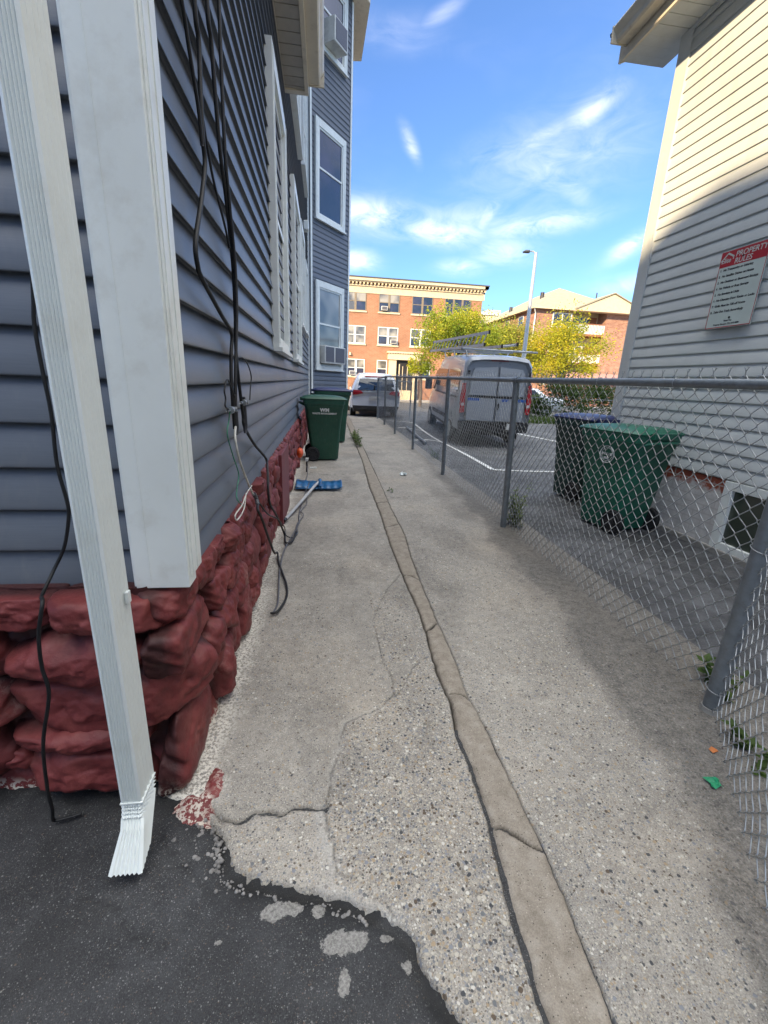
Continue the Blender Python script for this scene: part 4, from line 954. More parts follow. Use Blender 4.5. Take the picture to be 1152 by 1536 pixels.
# ------------------------------------------------------------------ snow shovel
sh=empty('snow_shovel',(-.06,5.75,0),label='blue plastic snow shovel with grey pole lying on the walkway',cat='shovel')
m=MB()
def blade(a,b):
    x=-.31+.60*a; y=-.20+.42*b
    curl=.10*(b-.0)**2*0
    z=.075*(1-(2*b-1)**2)*.6+.03+.02*abs(2*a-1)**3+.0035*math.sin(a*40)
    return (x,y,z)
m.grid(blade,40,14); bl=m.build('blade',M['shovel_blue'],sh,smooth=True); md=bl.modifiers.new('s','SOLIDIFY'); md.thickness=.006
m=MB(); m.tube([(-.31,-.20,.03),(.29,-.20,.03)],.006,6); m.tube([(-.31,.22,.03),(.29,.22,.03)],.006,6); m.tube([(.0,-.20,.05),(.0,-.05,.09),(0,.05,.09)],.025,8); m.build('blade_rib',M['shovel_blue'],sh,smooth=True)
m=MB(); m.tube([(0,.0,.09),(-.05,-.18,.08),(-.325,-1.50,.035)],.0165,12); m.build('pole',M['pole_grey'],sh,smooth=True)
m=MB(); m.tube([(-.325,-1.50,.035),(-.337,-1.56,.033)],.019,12); m.build('end_cap',M['plastic_black'],sh,smooth=True)
# ground clutter near the wall
m=MB(); m.grid(lambda a,b:(-.36+.05*math.cos(a*6.28)*math.sin(b*3.14),6.55+.07*math.sin(a*6.28)*math.sin(b*3.14)*1.,.33+.07*math.cos(b*3.14)+.01*math.sin(a*20)),14,8)
tag(m.build('orange_cap',M['orange'],smooth=True),'orange plastic cap stuck on the red stone wall','cap')
e=empty('power_plug',(-.27,6.75,0),label='white plug on a black post beside the first bin',cat='plug')
m=MB(); m.tube([(0,0,0),(0,0,.14),(.005,0,.18)],.014,8); m.build('post',M['plastic_black'],e)
m=MB(); m.obox((-.03,-.02,.17),(.05,.0,.0),(0,.04,0),(.01,0,.05)); m.build('plug',M['white_print'],e,bevel=.004); m=MB(); m.obox((.05,-.05,.06),(.10,.02,0),(0,.03,0),(0,0,.025)); m.build('loose_plug',M['white_print'],e,bevel=.004)
def crumple(name,c,s,mat,label,cat,seed,flat=.4,n=10):
    m=MB(); r=random.Random(seed)
    m.grid(lambda a,b:(c[0]+(a-.5)*s+r.uniform(-.12,.12)*s,c[1]+(b-.5)*s+r.uniform(-.12,.12)*s,c[2]+abs(r.gauss(0,1))*s*flat*.4),n,n)
    return tag(m.build(name,M[mat]),label,cat)
crumple('foil_wrapper',(1.22,6.6,.008),.10,'foil','crumpled shiny wrapper on the concrete beside the fence','litter',3,.5,5)
crumple('green_wrapper',(1.455,1.095,.004),.045,'green_litter','torn bright green wrapper on the ground under the near fence','litter',8,.35,4)
e=MB(); e.v+=[(1.575,1.225,.004),(1.595,1.222,.014),(1.605,1.238,.006),(1.588,1.25,.012),(1.572,1.243,.006)]; e.f+=[(0,1,2),(0,2,3),(0,3,4)]
o=e.build('fallen_leaf',M['leaf_litter']); md=o.modifiers.new('s','SOLIDIFY'); md.thickness=.001; tag(o,'small orange dead leaf near the fence post','leaf')
# ------------------------------------------------------------------ plants
def weed(name,c,n,h,spread,label,mat='leaf_weed',leaf=.03,cat='weed',group=None,seed=0):
    r=random.Random(seed); root=empty(name,c,label=label,cat=cat,group=group); st=MB(); lf=MB()
    for k in range(n):
        a=r.uniform(0,6.28); bx,by=(r.uniform(-spread[0],spread[0]),r.uniform(-spread[1],spread[1])); H=h*r.uniform(.4,1.1)
        dx,dy=math.cos(a)*H*.5*r.random(),math.sin(a)*H*.5*r.random()
        P=[(bx,by,0),(bx+dx*.4,by+dy*.4,H*.5),(bx+dx,by+dy,H)]; st.tube(P,.0018,4,cap=False)
        for q in range(int(5+H*40)):
            t_=r.uniform(.15,1); px=bx+dx*t_;py=by+dy*t_;pz=H*t_; aa=r.uniform(0,6.28); l=leaf*r.uniform(.6,1.3); tl=r.uniform(-.3,.7)
            d=Vector((math.cos(aa),math.sin(aa),tl)).normalized()*l; s_=Vector((-math.sin(aa),math.cos(aa),r.uniform(-.3,.3)))*l*.32
            p=Vector((px,py,pz)); lf.quad(p,p+d*.5+s_,p+d,p+d*.5-s_)
    st.build('stem',M[mat],root); lf.build('leaves',M[mat],root); return root
weed('weed',(.74,10.3,.0),34,.22,(.05,.9),'row of green weeds growing out of the mortar strip by the far bins',leaf=.06,seed=1)
weed('weed',(.86,5.55,0),4,.05,(.03,.06),'tiny green weed sprig at the right edge of the mortar strip',leaf=.03,seed=2)
weed('weed',(1.98,4.15,-.02),18,.42,(.05,.12),'tall green weed climbing at the middle fence post',leaf=.05,seed=3)
weed('weed',(1.93,1.55,-.02),9,.13,(.05,.12),'broad-leaved green weed behind the foot of the near fence post',leaf=.05,seed=4)
weed('weed',(1.72,1.20,-.02),6,.10,(.04,.08),'low green weed inside the bend of the fence in front of the near post',leaf=.045,seed=5)
weed('weed',(2.15,8.3,-.02),8,.25,(.05,.15),'green weed in the lot beside the fence near the van',leaf=.04,seed=6)
def tree(c,crown,rad,nleaf,mat,label,seed,lsize=.15,trunk=True,cat='tree',name='street_tree',group='street trees across the road',nb=26):
    r=random.Random(seed); root=empty(name,c,label=label,cat=cat,group=group)
    cz=crown; C=Vector((0,0,cz)); lf=MB(); tk=MB()
    base=Vector((0,0,0)); top=Vector((r.uniform(-.2,.2),0,cz-rad[2]*.2))
    if trunk: tk.tube([(0,0,-.3),(0.03,0,1.0),tuple(top)],[.14,.12,.07],8)
    ends=[]
    for k in range(nb):
        a=r.uniform(0,6.28); ph=r.uniform(-.6,1.3); rr=r.uniform(.5,1.0)
        e=C+Vector((math.cos(a)*math.cos(ph)*rad[0],math.sin(a)*math.cos(ph)*rad[1],math.sin(ph)*rad[2]))*rr
        s_=Vector((0,0,max(.8,cz-rad[2]*r.uniform(.3,.9)))); mid=(s_+e)/2+Vector((r.uniform(-.3,.3),r.uniform(-.3,.3),r.uniform(0,.3)))
        if trunk: tk.tube([s_,mid,e],[.05,.03,.01],5)
        ends.append((e,rad[0]*r.uniform(.16,.36)))
    for k in range(nleaf):
        e,s_=r.choice(ends)
        g=Vector((r.gauss(0,1),r.gauss(0,1),r.gauss(0,.75))); g=g/max(1,g.length/1.6)
        p=e+g*s_; l=lsize*r.uniform(.5,1.3)
        d=Vector((r.gauss(0,1),r.gauss(0,1),r.gauss(0,.6))).normalized(); q=d.orthogonal().normalized(); q.rotate(Matrix.Rotation(r.uniform(0,6.28),3,d))
        lf.quad(p-d*l*.5,p+q*l*.28,p+d*l*.5,p-q*l*.28)
    if trunk: tk.build('trunk',M['bark'],root,smooth=True)
    lf.build('crown',M[mat],root); return root
tree((9.7,33,-.3),4.9,(2.9,2.4,1.75),21000,'leaf_a','bushy yellow-green street tree in front of the orange brick building',10,nb=44)
tree((15.6,37,-.35),4.4,(2.5,2.2,2.2),15000,'leaf_b','dull olive street tree standing behind the street lamp',11,nb=40)
tree((18.3,33,-.3),4.1,(2.8,2.4,2.5),16000,'leaf_c','golden-yellow street tree in front of the balconies',12,nb=38)
tree((7.3,34,-.3),2.9,(1.2,1.0,.9),2500,'leaf_a','small yellow-green sapling beside the brick entrance',13,nb=14)
G2='shrubs at the far end of the lot'
for k,(x,y,s,mt,lb) in enumerate(((10.9,19.4,1.15,'leaf_dark','dark round shrub behind the van at the end of the lot'),(13.0,20.2,1.1,'leaf_dark','dark shrub above the blue lid of the bin'),(15.2,20.4,1.2,'leaf_b','tall olive shrub near the corner of the pale house'),(9.2,19.6,.75,'leaf_weed','small bright green shrub right of the van'),(16.8,19.0,1.4,'leaf_c','yellowish shrub against the corner of the pale house'))):
    tree((x,y,0),s*.75,(s,s*.7,s*.75),2600,mt,lb,30+k,lsize=.13,trunk=False,cat='shrub',name='shrub',group=G2,nb=18)
# grass verge at lot end
m=MB(); r=random.Random(9)
for k in range(9000):
    x=r.uniform(7.6,19); y=r.uniform(17.6,18.9); h=r.uniform(.08,.34); a=r.uniform(0,3.14)
    c_,s_=math.cos(a)*.012,math.sin(a)*.012; lx_,ly_=r.uniform(-.1,.1),r.uniform(-.1,.1)
    m.f.append((len(m.v),len(m.v)+1,len(m.v)+2)); m.v+=[(x-c_,y-s_,-.05),(x+c_,y+s_,-.05),(x+lx_,y+ly_,h)]
tag(m.build('grass',M['leaf_weed']),'rough green grass verge at the far end of the lot','grass',kind='stuff')
# ------------------------------------------------------------------ chain-link fence
BASE=[(.93,.30),(1.78,1.455),(1.852,4.10),(1.887,6.698),(1.913,9.352),(1.946,12.145),(2.0,14.77),(2.03,17.1)]
TOPX=[.93,1.80,1.80,1.86,1.90,1.94,1.985,2.01]
RZ=[1.45,1.452,1.463,1.487,1.507,1.533,1.55,1.49]
fe=empty('chain_link_fence',(1.9,8,0),label='long galvanised chain-link fence between the walkway and the parking lot',cat='fence')
PT=[]
for k,((bx_,by_),tx,rz) in enumerate(zip(BASE,TOPX,RZ)):
    if k==0: PT.append(None); continue
    m=MB(); r_=.036 if k in (1,) else .030
    m.tube([(bx_,by_,-.08),(tx,by_,rz-.02)],r_,16); p=m.build('post',M['fence_pipe'],fe,smooth='auto')
    m=MB(); m.cyl((tx,by_,rz),(0,1,0),.031,.07,14); 
    m.build('rail_band',M['fence_pipe'],p,smooth='auto')
    if k==1: m=MB(); m.cyl((bx_,by_,.008),(0,0,1),.046,.03,16,.040); m.build('post_collar',M['fill'],p,smooth='auto')
m=MB()
for a in range(0,7):
    m.tube([(TOPX[a],BASE[a][1],RZ[a]),(TOPX[a+1],BASE[a+1][1],RZ[a+1])],.0225,14)
m.build('top_rail',M['fence_pipe'],fe,smooth='auto')
# tie wires on the rail and sleeves
for a in range(1,7):
    for q in (.25,.5,.75):
        x=TOPX[a]*(1-q)+TOPX[a+1]*q; y=BASE[a][1]*(1-q)+BASE[a+1][1]*q; z=RZ[a]*(1-q)+RZ[a+1]*q
        m=MB(); m.tube([(x+math.cos(t_)*.0255,y+.01*math.sin(t_*.5),z+math.sin(t_)*.0255) for t_ in np.linspace(0,6.0,13)],.0022,5); m.build('tie_wire',M['steel'],fe,smooth=True)
m=MB(); m.tube([(1.775+math.cos(t_)*.040,1.455+math.sin(t_)*.040,.12+.01*math.sin(t_)) for t_ in np.linspace(0,6.28,17)],.0022,5); m.build('tie_wire',M['steel'],fe,smooth=True)
m=MB(); m.tube([(1.79+math.cos(t_)*.040,1.455+math.sin(t_)*.040,.80+.01*math.sin(t_)) for t_ in np.linspace(0,6.28,17)],.0022,5)
m.build('tie_wire',M['steel'],fe,smooth=True)
# the fabric: interlocked zig-zag wires
def fabric_mesh(a,b,za,zb,xta,xtb,cw=.082,ch=.086,rad=.0019,near=True,name='wire_mesh',sag=0,phase0=0):
    a=Vector((*a,0)); b=Vector((*b,0)); L=(b-a).length; u=(b-a)/L; nrm=Vector((u.y,-u.x,0))
    nw=int(L/(cw/2)); V=[];F=[]; sd=4 if near else 3
    zbot=.03
    for k in range(nw+1):
        s0=k*cw/2; 
        top=za+(zb-za)*s0/L+.045; nseg=int(round((top-zbot)/(ch/2)))
        pts=[]
        for j in range(nseg+1):
            z=zbot+j*(ch/2); side=(j+k)%2
            # wire k swings between column k and k+1, interlocking with neighbours at each peak
            sc=s0+(cw/2)*side; f=z/1.5; s_=sc
            hook=.0032*(1 if side else -1)
            ee=.0025
            wob=.004*math.sin(sc*5+z*3)+.003*math.sin(sc*17+j)
            pk=Vector((a.x+u.x*s_,a.y+u.y*s_,z+.004*math.sin(sc*2.2+1)))+nrm*(wob+((xta-a.x)*(1-s_/L)+(xtb-b.x)*(s_/L))*f*(1 if abs(u.y)>.5 else 0)*(1 if nrm.x>0 else -1))
            bulge=.0035*(1 if side else -1)
            if near:
                dz=.008; du=-.0035 if side else .0035
                pts.append(pk+Vector((0,0,-dz))+u*du*1.4+nrm*hook); pts.append(pk+nrm*0); pts.append(pk+Vector((0,0,dz))+u*du*1.4-nrm*hook)
            else: pts.append(pk)
        # barbs
        e_=pts[-1]; pts.append(e_+Vector((0,0,.022))+u*(.012 if (nseg+k)%2 else -.012))
        base=len(V); P=pts; n=len(P)
        for i in range(n):
            t=(P[min(i+1,n-1)]-P[max(i-1,0)]).normalized(); q=t.cross(nrm).normalized(); w_=t.cross(q)
            for m_ in range(sd):
                an=2*math.pi*m_/sd+.4; V.append(P[i]+(q*math.cos(an)+w_*math.sin(an))*rad)
        for i in range(n-1):
            for m_ in range(sd):
                m2=(m_+1)%sd; F.append((base+i*sd+m_,base+i*sd+m2,base+(i+1)*sd+m2,base+(i+1)*sd+m_))
    return npmesh(name,np.array([tuple(v) for v in V]),F,M['wire_mesh'],fe,smooth=near)
for a in range(0,7):
    off=.028
    pa,pb=BASE[a],BASE[a+1]
    ox=off if a else .0
    fabric_mesh((pa[0]+ox,pa[1]),(pb[0]+ox,pb[1]),RZ[a],RZ[a+1],TOPX[a]+ox,TOPX[a+1]+ox,near=a<3,rad=.0022 if a<3 else .0017)
# return of the fence along the street
rf=empty('street_fence',(2.6,17.05,0),label='short chain-link return fence with thin post at the street end of the lot',cat='fence')
m=MB(); m.tube([(3.27,16.96,-.05),(3.27,16.96,1.42)],.025,10); m.build('post',M['fence_pipe'],rf,smooth=True)
m=MB(); m.tube([(2.02,17.1,1.46),(3.27,16.96,1.41)],.018,8); m.build('top_rail',M['fence_pipe'],rf,smooth=True)
fe_save=fe; fe=rf
fabric_mesh((2.05,17.12),(3.27,16.98),1.40,1.36,2.05,3.27,near=False,rad=.0017)
fe=fe_save
for r0 in (house,bh,fe,rf): child_world(r0)
# far white rail fence by shrubs
e=empty('rail_fence',(11,18.9,0),label='thin pale wire fence in front of the shrubs behind the van',cat='fence')
m=MB(); m.tube([(-3.2,0,1.0),(7,0,1.0)],.014,6); m.build('top_rail',M['fence_pipe'],e)
for k in range(4):
    m=MB(); m.tube([(-3+k*3.1,0,0),(-3+k*3.1,0,1.0)],.02,6); m.build('post',M['fence_pipe'],e)
# ------------------------------------------------------------------ vehicles
def lerp(a,b,t): return a+(b-a)*t
def make_body(e,L,W,stations,mat,name='body'):
    """stations: (y, z_bottom, z_belt, z_top, w_bottom, w_belt, w_top) half widths"""
    rings=[]
    for (y,zb,zm,zt,wb,wm_,wt) in stations:
        r=[]
        half=[(0,zb),(wb*.9,zb),(wb,zb+.06),(wm_,lerp(zb,zm,.45)),(wm_*1.0,lerp(zb,zm,.75)),(wm_*.985,zm),(lerp(wm_,wt,.5),lerp(zm,zt,.5)),(wt*1.02,lerp(zm,zt,.84)),(wt*.9,lerp(zm,zt,.965)),(wt*.55,zt),(0,zt+.012)]
        for (x,z) in half: r.append((x,y,z))
        for (x,z) in reversed(half[1:-1]): r.append((-x,y,z))
        rings.append(r)
    m=MB(); m.loft([r[::-1] for r in rings]); return m.build(name,M[mat],e,smooth='auto')
def wheel(e,x,y,r,w,out,rimmat='steel'):
    m=MB(); m.cyl((x,y,r),(1,0,0),r,w,28); t=m.build('wheel',M['tyre'],e,bevel=.02)
    m=MB(); m.cyl((x+out*w*.5,y,r),(1,0,0),r*.62,.02,24); 
    for k in range(5):
        a=k*1.2566; m.obox((x+out*(w*.5+.008)-.006,y+math.cos(a)*.03,r+math.sin(a)*.03),(.014,0,0),(0,math.cos(a)*r*.55,math.sin(a)*r*.55),(0,-math.sin(a)*.05,math.cos(a)*.05))
    m.build('rim',M[rimmat],t)
def patch(e,pts,yf,mat,name,thick=.01,parent=None,n=1):
    """polygon in (x,z) laid on rear surface y=yf(x,z)"""
    m=MB(); c=Vector((sum(p[0] for p in pts)/len(pts),0,sum(p[1] for p in pts)/len(pts)))
    q=[]
    K=len(pts); dense=[]
    for i in range(K):
        a,b=pts[i],pts[(i+1)%K]
        for s_ in range(5): dense.append((lerp(a[0],b[0],s_/5),lerp(a[1],b[1],s_/5)))
    fr=[(p[0],yf(*p)-thick,p[1]) for p in dense]; bk=[(p[0],yf(*p)+.02,p[1]) for p in dense]
    mid=[(lerp(p[0],c.x,.5),yf(lerp(p[0],c.x,.5),lerp(p[1],c.z,.5))-thick,lerp(p[1],c.z,.5)) for p in dense]
    m.loft([bk,fr,mid],cap=False); b0=len(m.v); m.v.append((c.x,yf(c.x,c.z)-thick,c.z)); n0=b0-len(dense)
    for i in range(len(dense)): m.f.append((n0+i,n0+(i+1)%len(dense),b0))
    return m.build(name,M[mat],parent or e,smooth=False)
# minivan
mv=empty('minivan',(2.02,17.75,-.02),R_(-1),label='white minivan parked with its rear toward the walkway',cat='car')
make_body(mv,5.1,2.0,[(0.10,.42,.98,1.30,.84,.90,.70),(.0,.40,1.0,1.06,.86,.93,.90),(.02,.36,1.02,1.20,.90,.96,.84),(.14,.33,1.03,1.52,.94,.985,.74),(.34,.30,1.03,1.68,.96,1.0,.72),(1.2,.25,1.02,1.735,.98,1.0,.70),(2.4,.25,1.0,1.72,.98,1.0,.69),(3.3,.25,.98,1.55,.98,.99,.66),(4.0,.27,.95,1.08,.97,.97,.72),(4.6,.3,.85,.98,.94,.93,.7),(5.05,.35,.7,.8,.75,.75,.6)],'car_white')
def mvr(x,z):
    t=np.interp(z,[.35,.6,1.0,1.06,1.30,1.60,1.70],[.02,.0,.0,.02,.07,.22,.36]); return float(t)+.05*(abs(x)/.95)**4-.02
patch(mv,[(-.70,1.06),(.70,1.06),(.74,1.12),(.64,1.52),(-.64,1.52),(-.74,1.12)],mvr,'glass_dark','rear_window',.02)
for s in (-1,1):
    f=patch(mv,[(s*.50,.93),(s*.92,.86),(s*.95,.99),(s*.90,1.05),(s*.62,1.04)][::s],mvr,'tail_red','taillight',.025)
patch(mv,[(-.58,.985),(.58,.985),(.58,1.02),(-.58,1.02)],mvr,'steel','chrome_strip',.022)
patch(mv,[(-.90,.33),(.90,.33),(.93,.46),(-.93,.46)],mvr,'plastic_black','rear_bumper',.03)
patch(mv,[(-.26,.72),(.26,.72),(.26,.84),(-.26,.84)],mvr,'pole_grey','licence_plate',.026)
patch(mv,[(-.45,1.56),(.45,1.56),(.45,1.60),(-.45,1.60)],mvr,'tail_red','brake_light',.03)
for s in (-1,1):
    m=MB()
    for (y0,y1,z0,z1) in ((.55,1.55,1.10,1.50),(1.62,2.55,1.08,1.52),(2.62,3.35,1.06,1.45)):
        pts=[(y0,z0),(y1,z0),(y1-.05,z1),(y0+.08,z1)]
        P=[(s*(np.interp(z,[1.03,1.37,1.62],[.988,.86,.735])+.012),y,z) for y,z in pts]
        m.poly(P if s>0 else P[::-1]); m.poly([(p[0]-s*.03,p[1],p[2]) for p in P])
    m.build('side_window',M['glass_dark'],mv)
    wheel(mv,s*.86,.98,.34,.22,s); wheel(mv,s*.86,3.95,.34,.22,s)
    m=MB(); m.obox((s*1.0,3.25,1.02),(s*.2,0,0),(0,.10,0),(0,0,.16)); m.build('wing_mirror',M['car_white'],mv,bevel=.03)
m=MB(); m.box(-.88,.88,.2,4.7,.22,.36); m.build('underbody',M['plastic_black'],mv)
# cargo van
vz=-.25
van=empty('cargo_van',(4.66,11.85,vz-.02),R_(-3.5),label='silver-grey cargo van with roof ladders parked in the lot',cat='van')
van.rotation_euler=(R_(2.0),0,R_(-3.5))
VS=[(.10,.50,1.1,2.30,.90,.96,.80),(.0,.48,1.12,2.34,.93,1.0,.86),(.05,.46,1.15,2.42,.95,1.015,.88),(.3,.42,1.15,2.46,.98,1.03,.88),(2.0,.40,1.15,2.50,.99,1.03,.88),(3.6,.40,1.15,2.48,.99,1.03,.86),(4.1,.40,1.15,2.30,.99,1.02,.80),(4.75,.42,1.18,1.45,.98,.99,.80),(5.2,.42,1.0,1.15,.95,.95,.75),(5.5,.5,.85,.95,.80,.80,.6)]
make_body(van,5.5,2.06,VS,'van_grey')
def vr(x,z): return float(np.interp(z,[.45,1.1,1.9,2.3,2.4],[.01,.0,.03,.10,.18]))-.012+.03*(abs(x)/.9)**4
# rear doors seam and panels
for s in (-1,1):
    patch(van,[(s*.03,1.42),(s*.76,1.42),(s*.74,1.90),(s*.66,2.12),(s*.03,2.16)][::s],vr,'van_grey','door_panel',.018)
    patch(van,[(s*.03,.74),(s*.80,.74),(s*.80,1.34),(s*.03,1.34)][::s],vr,'van_grey','door_panel',.016)
    tl=patch(van,[(s*.86,.95),(s*.985,.93),(s*1.0,1.30),(s*.96,1.72),(s*.87,1.72)][::s],vr,'tail_red','taillight',.03)
    patch(van,[(s*.88,1.13),(s*.96,1.12),(s*.96,1.20),(s*.88,1.20)][::s],vr,'lens_clear','lens',.034,parent=tl)
m=MB(); m.box(.05,.09,-.045,-.02,1.05,1.22); m.box(-.80,-.86,-.03,0,.85,.95); m.box(-.86,-.80,-.03,0,1.95,2.05); m.box(.80,.86,-.03,0,1.95,2.05); m.build('door_handle',M['plastic_black'],van)
patch(van,[(-.80,1.355),(.80,1.355),(.80,1.40),(-.80,1.40)],vr,'plastic_black','trim_strip',.022)
for (a,b) in ((-.80,-.48),(.14,.34),(.50,.84)): patch(van,[(a,1.27),(b,1.27),(b,1.335),(a,1.335)],vr,'decal_blue','decal',.021)
patch(van,[(-.98,.44),(.98,.44),(1.0,.72),(-1.0,.72)],vr,'plastic_black','rear_bumper',.07)
patch(van,[(.36,.52),(.62,.52),(.62,.68),(.36,.68)],vr,'line_paint','licence_plate',.08)
patch(van,[(-.24,2.31),(.24,2.31),(.22,2.37),(-.22,2.37)],vr,'tail_red','brake_light',.05)
for s in (-1,1):
    wheel(van,s*.89,1.05,.35,.24,s); wheel(van,s*.89,4.6,.35,.24,s)
    m=MB()
    P=[(s*(1.0),3.95,1.36),(s*.99,4.55,1.36),(s*.905,4.25,1.98),(s*.90,3.95,2.02)]; m.poly(P if s>0 else P[::-1]); m.poly([(p[0]-s*.04,p[1],p[2]) for p in P]); m.build('side_window',M['glass_dark'],van)
    m=MB(); m.obox((s*1.03,4.35,1.32),(s*.24,0,0),(0,.12,0),(0,0,.38)); m.build('wing_mirror',M['plastic_black'],van,bevel=.03)
    m=MB(); m.obox((s*1.025,.35,1.30),(s*.012,0,0),(0,3.3,0),(0,0,.05)); m.obox((s*1.02,1.6,.62),(s*.02,0,0),(0,2.3,0),(0,0,.12)); m.build('side_moulding',M['plastic_black'],van)
    m=MB(); P=[(s*1.008,.5,1.45),(s*1.008,1.9,1.45),(s*.925,1.9,2.1),(s*.925,.6,2.1)]; m.poly(P if s>0 else P[::-1]); m.build('side_panel',M['van_grey'],van)
    m=MB()
    for (y0,y1) in ((.35,1.95),(2.05,3.80)):
        P=[(s*1.005,y0,1.52),(s*1.005,y1,1.52),(s*.935,y1,2.05),(s*.935,y0+.12,2.05)]; m.poly(P if s>0 else P[::-1]); m.poly([(p[0]-s*.05,p[1],p[2]) for p in P])
    m.build('side_glass',M['glass_dark'],van)
m=MB(); m.box(-.85,.85,.3,5.0,.30,.44); m.cyl((.3,.2,.36),(0,1,0),.09,.5,12); m.build('underbody',M['plastic_black'],van)
m=MB(); m.tube([(-.8,4.75,1.60),(.8,4.75,1.60)],.04,6); m.build('cab_front',M['plastic_black'],van)
# roof rack
m=MB()
for y in (.5,2.0,3.4):
    m=MB(); m.tube([(-.80,y,2.40),(-.86,y,2.60),(-1.0,y,2.60),(1.0,y,2.60),(.86,y,2.585),(.80,y,2.40)],.022,8); m.build('roof_bar',M['ladder_metal'],van,smooth=True)
m=MB(); m.tube([(-.98,.36,2.60),(1.12,.36,2.58)],.026,8)
m.build('roof_bar',M['ladder_metal'],van,smooth=True)
def ladder(x0,y0,z0,x1,y1,z1,w,n,label,drop=.0):
    lo=empty('ladder',(4.66,11.85,vz),R_(-3.5),label=label,cat='ladder',group='ladders on the roof of the van'); lo.rotation_euler=van.rotation_euler
    a=Vector((x0,y0,z0)); b=Vector((x1,y1,z1)); d=(b-a); ww=Vector((w[0],0,w[1]))
    for q in (0,1):
        m=MB(); o_=a+ww*q; m.obox(o_,d,Vector((.03,0,0)),Vector((0,0,.075))); m.build('rail',M['ladder_metal'],lo)
    m=MB()
    for k in range(n):
        p=a+d*((k+.5)/n)+Vector((.015,0,.037)); m.tube([p,p+ww],.016,6)
    m.build('rung',M['ladder_metal'],lo)
    m=MB(); 
    for q in (0,1):
        for t_ in (0,1): 
            p=a+d*t_+ww*q; m.obox(p-Vector((.006,.02 if t_==0 else .03,.008)),(.042,0,0),(0,.05,0),(0,0,.095))
    m.build('end_cap',M['plastic_black'],lo)
ladder(-.42,.3,2.66,-1.0,5.6,2.60,(.10,.32),16,'long aluminium extension ladder tilted on the left of the van roof')
ladder(.05,.25,2.64,-.05,4.0,2.64,(.42,.06),11,'short aluminium ladder lying flat on the right of the van roof')
# distant white car right of van
cr=empty('parked_car',(12.4,22.5,-.05),R_(75),label='pale car parked beyond the shrubs right of the van',cat='car')
make_body(cr,4.5,1.8,[(0,.4,.8,.92,.78,.84,.75),(.1,.32,.85,.98,.84,.88,.78),(.8,.28,.88,1.05,.88,.9,.74),(1.3,.26,.88,1.42,.88,.9,.62),(2.4,.26,.88,1.45,.88,.9,.62),(3.1,.26,.88,1.05,.88,.9,.72),(4.2,.3,.75,.85,.86,.86,.7),(4.5,.4,.6,.7,.7,.7,.6)],'car_white')
for s in (-1,1):
    wheel(cr,s*.80,.85,.32,.2,s); wheel(cr,s*.80,3.5,.32,.2,s)
    m=MB(); P=[(s*.875,1.15,.95),(s*.875,2.95,.95),(s*.70,2.45,1.34),(s*.70,1.45,1.34)]; m.poly(P if s>0 else P[::-1]); m.build('side_window',M['glass_dark'],cr)
# ------------------------------------------------------------------ street lamp
lp=empty('street_lamp',(10.15,22.6,-.05),label='tall grey street lamp with a short arm beyond the van',cat='street lamp')
m=MB(); m.tube([(0,0,0),(-.05,0,7.7)],[.13,.07],14); m.build('pole',M['lamp_metal'],lp,smooth='auto')
m=MB(); m.cyl((0,0,.15),(0,0,1),.2,.3,16,.15); m.build('base',M['lamp_metal'],lp)
m=MB(); m.tube([(-.05,0,7.62),(-.18,0,7.74),(-.45,0,7.74)],.03,8); m.build('arm',M['lamp_metal'],lp,smooth=True)
m=MB(); m.loft([rrect(-.55,0,.16,.09,.05,7.66,3),rrect(-.55,0,.17,.10,.05,7.70,3),rrect(-.5,0,.10,.06,.03,7.77,3)]); m.build('lamp_head',M['dark_metal'],lp,smooth='auto')
# ------------------------------------------------------------------ orange brick building
bb=empty('brick_building',(0,47,-.43),label='three-storey orange brick apartment building with cream dentil cornice',cat='building')
bb.rotation_euler=(0,0,0)
K=1.3056
def s36(x,z): return x*K,1.4+(z-1.4)*K+.43
m=MB(); m.box(-10,15.9,0,12,0,11.0); m.build('wall',M['brick_orange'],bb)
m=MB(); m.box(-10.02,15.96,-.06,.0,10.05,10.65); m.box(-10.1,16.05,-.18,.0,10.65,10.78); m.box(-10.3,16.3,-.55,.05,11.08,11.32); m.box(-10.2,16.15,-.40,.05,10.98,11.08); m.box(15.9,16.3,-.55,6,11.08,11.32); m.box(15.9,16.05,-.18,6,10.1,10.78)
cn=m.build('cornice',M['stone_trim'],bb)
m=MB()
x=-10.
while x<16.0:
    m=MB(); m.box(x,x+.16,-.36,.0,10.80,10.97); m.build('dentil',M['stone_trim'],cn); x+=.36
m=MB(); m.box(-10.35,16.35,-.60,12,11.32,11.42); m.build('roof',M['asph_shingle'],bb)
